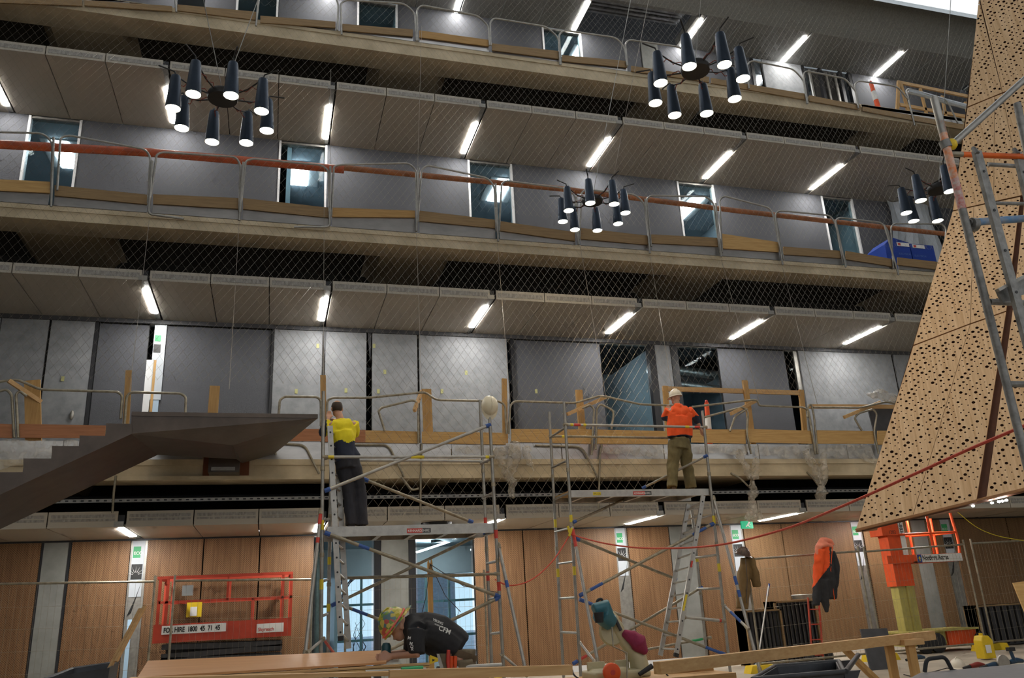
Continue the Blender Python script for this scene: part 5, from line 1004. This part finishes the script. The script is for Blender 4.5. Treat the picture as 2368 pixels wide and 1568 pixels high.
bb=mk('black_board',MB().prism([P(1990,1455,13.4),P(2052,1453,13.4),V(P(2070,1540,13).x,13,.0),V(P(2012,1540,13).x,13,.0)],(0,.03,0)),M['dark']); tag(bb,'black board leaning near the long timber','board')
ht=thing('hand_truck','red hand truck leaning by the tall dark crate','hand truck',V(P(1880,1500,15.2).x,15.2,0)); 
for x in (1868,1893): mk('rail',MB().tube([P(x,1382,15.2),V(P(x+10,1520,15.).x,15.,.1)],.02,8),M['red'],ht,True)
for f in (.2,.45,.7,.95): mk('crossbar',MB().tube([P(1868,1382,15.2).lerp(V(P(1878,1520,15.).x,15.,.1),f),P(1893,1382,15.2).lerp(V(P(1903,1520,15.).x,15.,.1),f)],.014,6),M['red'],ht)
for x in (1872,1915): b=MB(); wheel(b,V(P(x,1510,14.95).x,14.95,.14),.14,.06); mk('wheel',b,M['rubber'],ht,True)
mp=thing('mop','mop with blue grip leaning on the low dark crate','mop',V(P(1745,1500,15).x,15,0)); mk('pole',MB().tube([P(1778,1352,15.1),V(P(1748,1520,14.9).x,14.9,.06)],.013,6),M['signwhite'],mp,True); mk('grip',MB().tube([P(1779,1350,15.1),P(1774,1378,15.1)],.02,6),M['blue'],mp,True); mk('mop_head',MB().tube([V(P(1748,1520,14.9).x-.02,14.9,.10),V(P(1748,1520,14.9).x,14.9,.0)],[.02,.09],8),M['paper'],mp,True)
sc_=mk('tin_tray',MB().lathe([(.18,0),(.22,.08),(.2,.09)],P(1855,1385,15.6),n=14),M['alu'],smooth=True); tag(sc_,'crumpled foil tray on top of the tall dark crate','tray')
jc=thing('jerry_can','yellow plastic jerry can on the floor by the fence','jerry can',V(PZ(2280,1514,.0).x,13.2,0)); x=P(2277,1500,13.2).x
mk('can_body',remesh(MB().box((x-.13,13.1,.02),(x+.13,13.3,.34)).prism([V(x-.13,13.1,.33),V(x+.13,13.1,.33),V(x+.05,13.1,.42),V(x-.09,13.1,.42)],(0,.2,0)),.012,4),M['yellow'],jc,True); mk('cap',MB().lathe([(.035,0),(.035,.05)],(x-.02,13.2,.41),n=12),M['yellow'],jc,True); mk('label',MB().box((x-.08,13.088,.12),(x+.04,13.094,.26)),M['signwhite'],jc)
hm=thing('hard_hat','white hard hat lying on the floor among the power tools','helmet',PZ(2215,1545,.0),'hard hats'); helmet(hm,PZ(2215,1543,.02),V(-.8,-.5,0),V(0,0,1),HW,1.15)
def tool(lab,px,col,kind):
    c=PZ(*px,.06); t=thing('power_tool' if kind!='saw' else 'circular_saw',lab,'power tool',V(c.x,c.y,0),'power tools on the floor')
    mk('motor_body',MB().tube([c+V(-.16,0,0),c+V(.02,.02,.02),c+V(.14,.02,.0)],[.035,.045,.03],12),col,t,True); mk('handle',MB().tube([c+V(-.16,0,0),c+V(-.28,.03,-.02)],[.03,.022],10),M['rubber'],t,True)
    if kind=='saw': mk('blade_guard',MB().lathe([(.03,-.015),(.12,-.015),(.12,.015),(.03,.015)],c+V(.16,-.03,.04),(0,1,0),18),M['alu'],t,True)
    if kind=='drill': mk('grip',MB().tube([c+V(-.05,0,0),c+V(-.09,0,.18)],[.03,.028],10),col,t,True); mk('battery',MB().box(c+V(-.14,-.04,.17),c+V(-.02,.04,.23)),M['rubber'],t)
    if kind=='grinder': mk('disc',MB().lathe([(.01,0),(.07,0),(.07,.01),(.01,.01)],c+V(.14,.02,-.02),(0,0,1),16),M['galv'],t,True)
TE=nmat('tool_blue',(.015,.05,.10),.4); tool('red grinder lying right of the floor helmet',(2262,1540),nmat('tool_red',(.25,.03,.02),.4),'grinder'); tool('blue circular saw on the floor at lower right',(2300,1540),TE,'saw'); tool('blue drill standing at the lower right edge',(2352,1530),TE,'drill'); tool('small blue drill by the trestle leg',(2125,1522),TE,'grinder')
cb=MB().tube([PZ(2230,1552,.02),PZ(2190,1545,.02),PZ(2150,1556,.02),PZ(2120,1568,.02),PZ(2090,1560,.02)],.008,5); tag(mk('extension_lead',cb,M['black'],smooth=True),'black cord curling left of the floor helmet','cord')
# timber stake behind the window fence
sk_=thing('timber_stake','notched timber stake with cables standing in front of the ground floor window','timber post',V(P(996,1420,15.4).x,15.4,0)); mk('stake',MB().bar(P(994,1302,15.4),V(P(996,1420,15.4).x,15.4,.0),.09,.05,(0,1,0)),M['pinez'],sk_)
mk('notch',MB().prism([P(989,1302,15.37),P(993,1302,15.37),P(991,1292,15.37)],(0,.05,0)).prism([P(996,1302,15.37),P(1000,1302,15.37),P(998,1290,15.37)],(0,.05,0)),M['pinez'],sk_)
for e in ((1065,1415),(1150,1370),(975,1420)): mk('cable',MB().tube([P(995,1305,15.36),P((995+e[0])/2,(1305+e[1])/2+18,15.3),P(*e,15.2)],.007,5),M['black'],sk_)
# ropes
def rope(lab,px,r,mat):
    pts=[P(*p) for p in px]; out=[]
    for i in range(len(pts)-1):
        p0=pts[max(i-1,0)];p1=pts[i];p2=pts[i+1];p3=pts[min(i+2,len(pts)-1)]
        for j in range(8):
            t=j/8; out.append(.5*((2*p1)+(p2-p0)*t+(2*p0-5*p1+4*p2-p3)*t*t+(3*p1-p0-3*p2+p3)*t**3))
    out.append(pts[-1]); return tag(mk('rope',MB().tube(out,r,6),M[mat] if isinstance(mat,str) else mat,smooth=True),lab,'rope')
rope('red rope sagging from the right scaffold across the wooden cladding',[(1320,1236,12.75),(1400,1257,11.8),(1500,1268,10.8),(1650,1262,9.3),(1800,1228,8),(1930,1178,6.6),(2100,1103,5.6),(2250,1035,5),(2440,955,4.4)],.012,'rope')
rope('red rope hanging from the right scaffold to the left scaffold',[(1318,1236,12.75),(1280,1295,12.5),(1230,1340,12.3),(1180,1354,12.2),(1145,1340,12.2)],.010,'rope')
rope('yellow rope knot tied to the right scaffold standard',[(1313,1216,12.7),(1318,1232,12.7),(1322,1222,12.7),(1316,1240,12.7)],.02,'yeltape')
rope('thin orange cord hanging under the wooden cladding',[(2215,1185,15),(2260,1220,15),(2310,1240,15),(2380,1252,15)],.008,'yeltape')
# ------------------------------------------------------------------ perforated wooden cladding (hanging pod)
def plane_of(a,b_,c): n=(b_-a).cross(c-a).normalized(); return (a,n)
def PP(x,y,pl,off=0.):
    d=FW+RT*((x-1184)/F_PX)-UP*((y-784)/F_PX); o=V(0,0,HC); a,n=pl
    return o+d*((a+n*off-o).dot(n)/d.dot(n))
B0=P(1978,1228,7.6); zb_=B0.z; B1=P(2368,1133,6.5)
T1=P(2203,488,7.9)
PL=plane_of(B0,B1,T1)
if PL[1].dot(B0-V(0,0,HC))>0: PL=(PL[0],-PL[1])
K1=PP(2203,488,PL); K2=PP(2420,441,PL); T2=P(2266,-10,7.6); PU=plane_of(K1,K2,T2)
if PU[1].dot(B0-V(0,0,HC))>0: PU=(PU[0],-PU[1])
wm=bpy.data.materials.new('perforated_pine'); wm.use_nodes=True; nt=wm.node_tree; N=nt.nodes; L=nt.links; pb=N['Principled BSDF']; pb.inputs['Roughness'].default_value=.5; pb.inputs['Specular IOR Level'].default_value=.3
uv=N.new('ShaderNodeUVMap'); mp=N.new('ShaderNodeMapping'); mp.inputs['Scale'].default_value=(38,1.2,1); nz=N.new('ShaderNodeTexNoise'); nz.inputs['Scale'].default_value=1; nz.inputs['Detail'].default_value=5; cr=N.new('ShaderNodeValToRGB'); cr.color_ramp.elements[0].position=.3; cr.color_ramp.elements[1].position=.7; cr.color_ramp.elements[0].color=(.66,.41,.21,1); cr.color_ramp.elements[1].color=(.86,.60,.36,1)
L.new(uv.outputs[0],mp.inputs[0]); L.new(mp.outputs[0],nz.inputs[0]); L.new(nz.outputs[0],cr.inputs[0]); L.new(cr.outputs[0],pb.inputs['Base Color'])
mp2=N.new('ShaderNodeMapping'); mp2.inputs['Rotation'].default_value=(0,0,.78); sc2=1/.062; mp2.inputs['Scale'].default_value=(sc2,sc2,1); vo=N.new('ShaderNodeTexVoronoi'); vo.voronoi_dimensions='2D'; vo.inputs['Scale'].default_value=1; vo.inputs['Randomness'].default_value=.45
L.new(uv.outputs[0],mp2.inputs[0]); L.new(mp2.outputs[0],vo.inputs['Vector']); sp=N.new('ShaderNodeSeparateColor'); L.new(vo.outputs['Color'],sp.inputs[0])
def mth(op,a,bb=None):
    n=N.new('ShaderNodeMath'); n.operation=op
    for i,q in enumerate((a,bb)):
        if q is None: continue
        if isinstance(q,(int,float)): n.inputs[i].default_value=q
        else: L.new(q,n.inputs[i])
    return n.outputs[0]
cl=N.new('ShaderNodeTexNoise'); cl.inputs['Scale'].default_value=3.2; L.new(uv.outputs[0],cl.inputs[0])
rad=mth('MULTIPLY',mth('ADD',mth('MULTIPLY',mth('POWER',sp.outputs[0],1.6),.20),.11),mth('GREATER_THAN',mth('ADD',mth('MULTIPLY',cl.outputs[0],.9),mth('MULTIPLY',sp.outputs[1],.45)),.46))
hole=mth('LESS_THAN',vo.outputs['Distance'],rad)
at=N.new('ShaderNodeAttribute'); at.attribute_name='rim'; 
tr_=N.new('ShaderNodeBsdfTransparent'); mx_=N.new('ShaderNodeMixShader'); L.new(mth('MULTIPLY',hole,at.outputs['Fac']),mx_.inputs[0]); L.new(pb.outputs[0],mx_.inputs[1]); L.new(tr_.outputs[0],mx_.inputs[2]); L.new(mx_.outputs[0],N['Material Output'].inputs[0])
wm2=nmat('pine_edge',(.42,.20,.08),.6,0,.15,8); wd=nmat('pod_core',(.10,.035,.014),.7,0,.2,6)
pod=thing('perforated_pod','tapering hanging pod clad in perforated pine panels at right','cladding',V(B0.x,B0.y,zb_))
def panel(px,pl,inset=.011):
    pts=[PP(x,y,pl) for x,y in px]; c=Vector((0,0,0))
    for p in pts: c+=p
    c/=len(pts); n=pl[1]; pts=[p+(c-p).normalized()*inset for p in pts]
    u=V(0,0,1).cross(n).normalized(); v=n.cross(u)
    # rim ring: outer loop without holes, inner face with holes
    inn=[p+(c-p).normalized()*.05 for p in pts]; k=len(pts); b=MB()
    b.add(pts+inn,[list(range(k,2*k))]+[(i,(i+1)%k,k+(i+1)%k,k+i) for i in range(k)])
    b.mat(1).add(pts+[p-n*.028 for p in pts],[(i,(i+1)%k,k+(i+1)%k,k+i) for i in range(k)])
    o=mk('pine_panel',b,[wm,wm2],pod,uv=(pts[0],u,v)); me=o.data; a=me.attributes.new('rim','FLOAT','FACE'); a.data[0].value=1.
    return o
for px in ([(1978,1228),(2110,1196),(2244,749),(2112,799)],[(2110,1196),(2258,1160),(2327,720),(2244,749)],[(2280,1155),(2420,1121),(2420,688),(2342,715)],
           [(2112,799),(2244,749),(2252,477),(2203,488)],[(2244,749),(2327,720),(2360,454),(2252,477)],[(2342,715),(2420,688),(2420,441),(2370,452)]): panel(px,PL)
for px in ([(2203,488),(2298,467),(2300,222),(2237,248)],[(2298,467),(2362,453),(2318,215),(2300,222)],[(2362,453),(2420,440),(2420,175),(2318,215)],[(2237,248),(2318,215),(2262,-10),(2264,-10)],[(2318,215),(2420,175),(2420,-10),(2264,-10)]): panel(px,PU)
def core(px,pl,d0,d1):
    pts=[PP(x,y,pl,-d0) for x,y in px]; return MB().prism(pts,-pl[1]*(d1-d0))
mk('core',core([(1990,1222),(2420,1118),(2420,445),(2210,490)],PL,.032,.10),wd,pod); mk('core',core([(2210,488),(2420,443),(2420,-10),(2270,-10)],PU,.032,.10),wd,pod)
mk('soffit_edge',MB().prism([B0,B1+(B1-B0)*.15,B1+(B1-B0)*.15+V(.5,.8,.12),B0+V(.6,.5,.12)],(0,0,.02)),wm2,pod)
SD=lambda p:(p-V(0,0,HC)).normalized()*.8+V(.3,0,0)
mk('side_cladding',MB().add([B0-PL[1]*.03,K1-PL[1]*.03,K1+SD(K1),B0+SD(B0)],[(0,1,2,3)]),wm2,pod); mk('side_cladding',MB().add([K1-PL[1]*.03,T2-PU[1]*.03,T2+SD(T2),K1+SD(K1)],[(0,1,2,3)]),wm2,pod)
for x,y in ((2250,1170),(2294,1163),(2310,1160),(2318,1159),(2327,1157)): mk('downlight',MB().ell(PP(x,y,PL,-.12)+V(0,0,-.0),(.016,.016,.012),8),M['strip'],pod)
# ------------------------------------------------------------------ near scaffold at right edge
ns=thing('near_scaffold','paint splashed aluminium scaffold frame close to the camera at right','scaffold',P(2330,1000,4.1)); Yn=4.1
def tb(nm,a,c,r,mt,Y0=Yn,Y1=None,bands=()):
    p=P(*a,Y0); q=P(*c,Y1 or Y0); o=mk(nm,MB().tube([p,q],r,14),M[mt],ns,True)
    for t0,t1,m_ in bands: mk('paint_band',MB().tube([p.lerp(q,t0),p.lerp(q,t1)],r*1.03,14),m_ if not isinstance(m_,str) else M[m_],o,True)
    return o
splash=nmat('orange_splash',(.82,.20,.02),.5,0,0,22,(1,1,1),0,(.62,.57,.50)); splash2=nmat('red_stencil',(.62,.58,.54),.5,0,0,30,(1,1,1),0,(.62,.10,.08)); M['galv_d']=nmat('scaffold_grey',(.24,.235,.225),.5,.45,.3,14); bluep=nmat('blue_splash',(.10,.27,.52),.5,0,0,12,(1,1,1),0,(.35,.34,.33)); orn=nmat('rung_orange',(.75,.13,.01),.45,0,.1,9)
tb('standard',(2160,226),(2440,1330),.027,'galv_d',bands=((.0,.09,'alu'),(.06,.20,splash),(.20,.27,splash2)))
o=tb('brace',(2202,334),(2440,120),.025,'alu'); mk('coupler',MB().ell(P(2200,334,Yn),(.045,.04,.045),10),M['yellow'],o,True); mk('coupler_ring',MB().tube([P(2183,326,Yn),P(2190,342,Yn)],.038,12),M['galv_d'],o,True)
tb('rung',(2195,356),(2440,365),.020,'galv_w',Yn,Yn-.1,((.12,.9,orn),)); tb('rung',(2285,380),(2440,390),.016,'galv_d',Yn+.3,Yn+.2)
tb('rung',(2240,515),(2440,500),.026,'galv_d',Yn,Yn,((.10,.95,bluep),)); mk('coupler',MB().lathe([(.05,-.02),(.05,.02)],P(2250,520,Yn-.0),V(1,0,0),10),M['galv_d'],ns,True)
tb('rung',(2288,698),(2400,702),.022,'galv_d'); tb('rung',(2325,888),(2440,890),.022,'galv_d'); tb('rung',(2300,470),(2440,472),.014,'galv_d',Yn+.3,Yn+.3); tb('standard',(2352,240),(2420,560),.026,'galv_d',Yn-.2,Yn-.2)
nl=thing('ladder','grey ladder hooked over the orange rung at the right edge','ladder',P(2350,700,3.9),'ladders leaning in the scaffolds')
for k,(a,c,Y) in enumerate((((2258,350),(2400,880),3.85),((2352,352),(2480,880),4.05))):
    s=mk('stile',MB().bar(P(*a,Y),P(*c,Y),.062,.03,(0,1,0)),M['galv_d'],nl); mk('hook',MB().tube([P(*a,Y)+V(-.02,-.02,-.03),P(*a,Y)+V(-.02,.0,.02),P(*a,Y)+V(.03,.03,.03),P(*a,Y)+V(.04,.05,-.04)],.016,8),M['galv_d'],nl,True)
    for f in (.10,.28,.46,.64,.82): q=P(*a,Y).lerp(P(*c,Y),f); mk('rung_hole',MB().lathe([(.010,0),(.010,.003)],q+V(0,-.0165,0),(0,-1,0),10),M['black'],s)
mk('foot_plate',MB().prism([P(2306,668,3.9),P(2420,610,3.9),P(2420,660,3.9),P(2320,700,3.9)],(0,.02,0)),M['galv_d'],nl); mk('foot_bar',MB().bar(P(2306,672,3.87),P(2420,612,3.87),.03,.02),M['galv'],nl)
# ------------------------------------------------------------------ foreground benches and timber
bp_=thing('veneer_panel','long veneered plywood panel lying on the bench at lower left','panel',P(600,1540,8))
a,c=P(342,1528,8.9),P(900,1503,8.9); d,e=P(318,1566,7.5),P(893,1531,7.5)
n_=(c-a).cross(d-a).normalized(); n_=n_ if n_.z<0 else -n_
mk('face',MB().prism([a,c,e,d],n_*.018),nmat('veneer',(.56,.30,.14),.5,0,0,1.4,(1,14,14),0,(.47,.245,.11),spec=.3),bp_)
for k in range(3): mk('edge_ply',MB().bar(d+n_*(.03+.02*k)+V(-.03*k,-.02,0),P(990,1526,7.5)+n_*(.03+.02*k)+V(0,-.02,0),.10,.016),M['pine'] if k%2==0 else M['ply2'],bp_)
mk('support_block',MB().box((P(820,1545,7.8).x-.12,7.6,.0),(P(820,1545,7.8).x+.12,8.1,.92)),M['pine'],bp_)
def timber(lab,a,c,w_,h_,mat='pine'): return tag(mk('timber_beam',MB().bar(P(*a),P(*c),w_,h_),M[mat]),lab,'timber','foreground timber beams')
timber('front plank across the lower left edge of the picture',(300,1572,7.0),(1075,1553,7.0),.14,.03); timber('short beam right of the bending worker at the bottom edge',(900,1562,6.8),(1320,1549,6.8),.09,.075); timber('long beam rising to the right on a timber trestle',(1520,1545,6.9),(2155,1469,8.6),.09,.10)
timber('thin offcut under the long beam',(1590,1536,8.0),(1642,1533,8.0),.06,.05)
tag(mk('clamp_tube',MB().tube([P(845,1556,7.4),P(985,1550,7.4)],.022,10),M['alu'],smooth=True),'aluminium clamp tube under the veneered panel','tube'); tag(mk('level_tube',MB().tube([P(928,1550,7.35),P(978,1547,7.35)],.026,10),M['green'],smooth=True),'green cased spirit level by the bending worker','level'); tag(mk('clamp_tube',MB().tube([P(1010,1547,7.6),P(1160,1538,7.6)],.02,10),M['alu'],smooth=True),'silver pole lying right of the bending worker','tube')
tr=thing('timber_trestle','timber trestle legs carrying the long beam at lower right','trestle',V(P(2095,1520,8.4).x,8.4,0)); x=P(2095,1520,8.4).x; zt=P(2095,1490,8.4).z
mk('head_block',MB().box((x-.15,8.2,zt-.0),(x+.12,8.7,zt+.06)),M['pine'],tr)
for yy in (8.25,8.6): mk('leg',MB().box((x-.07,yy,0),(x+.03,yy+.05,zt)),M['pinez'],tr)
mk('brace',MB().bar(P(1952,1500,8.2),P(2060,1605,8.2),.045,.09,(0,1,0)),M['pinez'],tr)
tbz=P(1480,1562,8.2).z
wt=thing('work_table','plywood work table under the mitre saw','table',V(P(1480,1560,8.2).x,8.2,0)); xa,xb_=P(1305,1560,8.2).x,P(1645,1560,8.2).x
mk('table_top',MB().box((xa,7.7,tbz-.05),(xb_,8.6,tbz)),M['pine'],wt)
for x in (xa+.1,xb_-.15):
    for yy in (7.8,8.45): mk('leg',MB().box((x,yy,0),(x+.05,yy+.05,tbz-.05)),M['pinez'],wt)
mk('fence_block',MB().box((P(1535,1545,8.2).x,8.1,tbz),(xb_-.02,8.3,tbz+.06)),M['pine'],wt)
# mitre saw
ms=thing('mitre_saw','cream and teal mitre saw with magenta dust bag on the work table','saw',V(P(1430,1560,8.1).x,8.1,tbz)); Yz=8.1
def W(x,y,dy=0): return P(x,y,Yz+dy)
CRM=nmat('cream_metal',(.50,.44,.27),.45,0,.08,9); TEAL=nmat('saw_teal',(.035,.15,.19),.4,0,.12,9); MAG=nmat('magenta_cloth',(.27,.025,.075),.85,0,.15,12,(1,1,1),.3)
sx=W(1360,1550).x; ex_=W(1492,1550).x
mk('base',remesh(MB().box((sx,Yz-.2,tbz),(ex_-.12,Yz+.2,tbz+.08)).lathe([(.19,0),(.19,.1)],((sx+ex_)/2-.08,Yz,tbz),n=24).box((ex_-.2,Yz-.09,tbz),(ex_+.02,Yz+.09,tbz+.06)),.012,2),CRM,ms,True)
mk('fence',MB().box((sx+.02,Yz+.05,tbz+.08),(sx+.2,Yz+.08,tbz+.16)).box((sx+.32,Yz+.05,tbz+.08),(sx+.46,Yz+.08,tbz+.16)),CRM,ms)
ar=MB().tube([W(1482,1555),W(1474,1520),W(1455,1497),W(1440,1480),W(1428,1455),W(1418,1430),W(1408,1415)],[.10,.095,.07,.055,.06,.055,.04],12); mk('arm',remesh(ar,.014,3),CRM,ms,True)
gd=MB().lathe([(.04,-.025),(.125,-.025),(.14,0),(.125,.025),(.04,.025)],W(1415,1460),(0,1,0),22); mk('blade_guard',gd,CRM,ms,True)
mo=MB().tube([W(1412,1440,-.05),W(1388,1418,-.12)],[.085,.10],14).tube([W(1372,1410,-.12),W(1400,1400,-.12),W(1410,1425,-.1)],[.06,.065,.05],12); mk('motor',remesh(mo,.013,2),TEAL,ms,True); mk('motor_vent',MB().tube([W(1384,1416,-.235),W(1386,1440,-.235)],[.05,.04],10),M['rubber'],ms,True)
mk('handle',MB().tube(fillet([W(1382,1412,-.1),W(1380,1388,-.1),W(1392,1384,-.1),W(1396,1402,-.1)],.04),.014,8),M['rubber'],ms,True)
mk('dust_bag',wrinkle(remesh(MB().tube([W(1440,1464,-.05),W(1462,1474,-.08),W(1478,1488,-.1),W(1494,1510,-.1)],[.035,.075,.09,.03],14),.012,3),.02,10,3),MAG,ms,True)
mk('rail_tube',MB().tube([W(1420,1425,-.08),W(1436,1458,-.08)],.018,8),M['dark'],ms,True); mk('power_cord',MB().tube([W(1415,1450,-.15),W(1418,1495,-.2),W(1450,1510,-.25),W(1450,1568,-.3)],.008,6),M['galv_w'],ms,True); mk('lock_lever',MB().tube([W(1478,1560,-.25),W(1508,1540,-.25)],[.02,.026],8),M['rubber'],ms,True)
tp=thing('tape_reel','bright orange tape reel on the work table in front of the saw','tape reel',V(P(1415,1560,7.75).x,7.75,tbz)); rc=P(1415,1562,7.75); mk('reel',MB().lathe([(.02,-.03),(.075,-.03),(.085,-.02),(.085,.02),(.075,.03),(.02,.03)],V(rc.x,7.75,tbz+.085),(0,1,0),18),M['orange'],tp,True); mk('hub',MB().lathe([(.025,-.034),(.025,.034)],V(rc.x,7.75,tbz+.085),(0,1,0),12),M['redtape'],tp,True)
for i,(x,m_) in enumerate(((1297,'black'),(1512,'black'))):
    q=MB().tube(fillet([P(x,1545,8.0),P(x+25,1545,8.0),P(x+30,1562,7.9),P(x+45,1572,7.9)],.04),.008,6); tag(mk('g_clamp',q,M['black'],smooth=True),['thin black clamp left of the mitre saw','thin black clamp right of the mitre saw'][i],'clamp')
# bins
wb=thing('wheelie_bin','large black wheeled bin without lid at the bottom right','bin',V(P(1860,1560,6.6).x,6.6,0)); zr_=P(1860,1546,6.6).z
r0=[P(1738,1552,6.1),P(1790,1534,7.0),P(1940,1530,7.0),P(1952,1556,6.1)]; r0=[V(p.x,p.y,zr_) for p in r0]
cx_=sum((p for p in r0),V(0,0,0))/4; b=MB()
rin=[p+(cx_-p)*.10 for p in r0]; bot=[V(cx_.x+(p.x-cx_.x)*.75,cx_.y+(p.y-cx_.y)*.75,.08) for p in r0]; ins=[q+V(0,0,0.04) for q in bot]
b.add(r0+rin+bot+ins,[(i,(i+1)%4,4+(i+1)%4,4+i) for i in range(4)]+[(i,8+i,8+(i+1)%4,(i+1)%4) for i in range(4)]+[(4+i,4+(i+1)%4,12+(i+1)%4,12+i) for i in range(4)]+[(8,9,10,11),(15,14,13,12)]); mk('tub',b,M['bin'],wb)
b=MB()
for i in range(4): b.tube([r0[i],r0[(i+1)%4]],.022,8)
mk('rim',remesh(b,.012,1),M['bin'],wb,True); mk('handle_bar',MB().tube([r0[3]+V(.02,0,.0),r0[2]+V(.22,.0,.04)],.022,8),M['bin'],wb,True)
for i,q in enumerate((r0[2],r0[3])): mk('handle_bracket',MB().prism([q,q+V(.16,0,.0),q+V(.05,0,-.16),q+V(0,0,-.16)],(0,.05,0)),M['bin'],wb)
for yy in (6.3,6.85): w3_=MB(); wheel(w3_,V(r0[2].x-.05,yy,.12),.12,.05); mk('wheel',w3_,M['rubber'],wb,True)
lb2=thing('rubbish_bin','dark tub with two timber offcuts at the lower left','bin',V(P(190,1560,8).x,8,0)); zz=P(190,1545,8).z; xa,xb_=P(115,1550,8).x,P(268,1545,8).x
b=MB(); b.add([(xa,7.7,zz-.05),(xb_,7.7,zz),(xb_-.03,8.35,zz+.03),(xa+.1,8.35,zz)]+[(xa+.03,7.73,zz-.06),(xb_-.03,7.73,zz-.01),(xb_-.06,8.32,zz+.02),(xa+.12,8.32,zz-.01)]+[(xa+.1,7.8,0),(xb_-.1,7.8,0),(xb_-.12,8.25,0),(xa+.14,8.25,0)],[(0,1,5,4),(1,2,6,5),(2,3,7,6),(3,0,4,7),(0,8,9,1),(1,9,10,2),(2,10,11,3),(3,11,8,0),(4,5,9,8),(5,6,10,9),(6,7,11,10),(7,4,8,11),(8,9,10,11)]); mk('tub',b,M['bin'],lb2)
for i,(a,c) in enumerate((((325,1408),(252,1548)),((335,1402),(268,1530)))): tag(mk('timber_offcut',MB().bar(P(*a,8.1),P(*c,7.9),.03,.02),M['pine']),['left of the two long thin offcuts leaning out of the dark tub','right of the two long thin offcuts leaning out of the dark tub'][i],'timber','offcuts in the dark tub')
gt=thing('grey_table','grey plastic table top at the lower right corner','table',V(P(2280,1560,6).x,6,0)); q=[P(2040,1590,5.2),P(2128,1556,6.6),P(2440,1530,6.6),P(2440,1590,5.2)]; zg=.86; q=[PZ(2060,1590,zg),PZ(2128,1556,zg),PZ(2440,1528,zg),PZ(2440,1590,zg)]
mk('top',MB().prism(q,(0,0,-.04)),nmat('grey_plastic',(.16,.165,.18),.45,0,.1,14),gt); mk('carry_handle',MB().tube(fillet([q[1]+V(.05,.02,0),q[1]+V(.08,.02,.07),q[1]+V(.22,.02,.075),q[1]+V(.25,.02,0)],.03),.012,8),M['rubber'],gt,True)
for p in (q[1]+V(.15,-.1,-.04),q[0]+V(.2,.1,-.04)): mk('leg',MB().tube([p,V(p.x,p.y,0)],.02,8),M['dark'],gt,True)
pw=mk('plywood_sheet',MB().prism([P(2343,1348,9.5),P(2440,1335,9.5),P(2440,1500,9.0),P(2372,1420,9.2)],(0,.018,0)),M['ply2']); tag(pw,'plywood sheet edge leaning at the right edge of the picture','plywood')
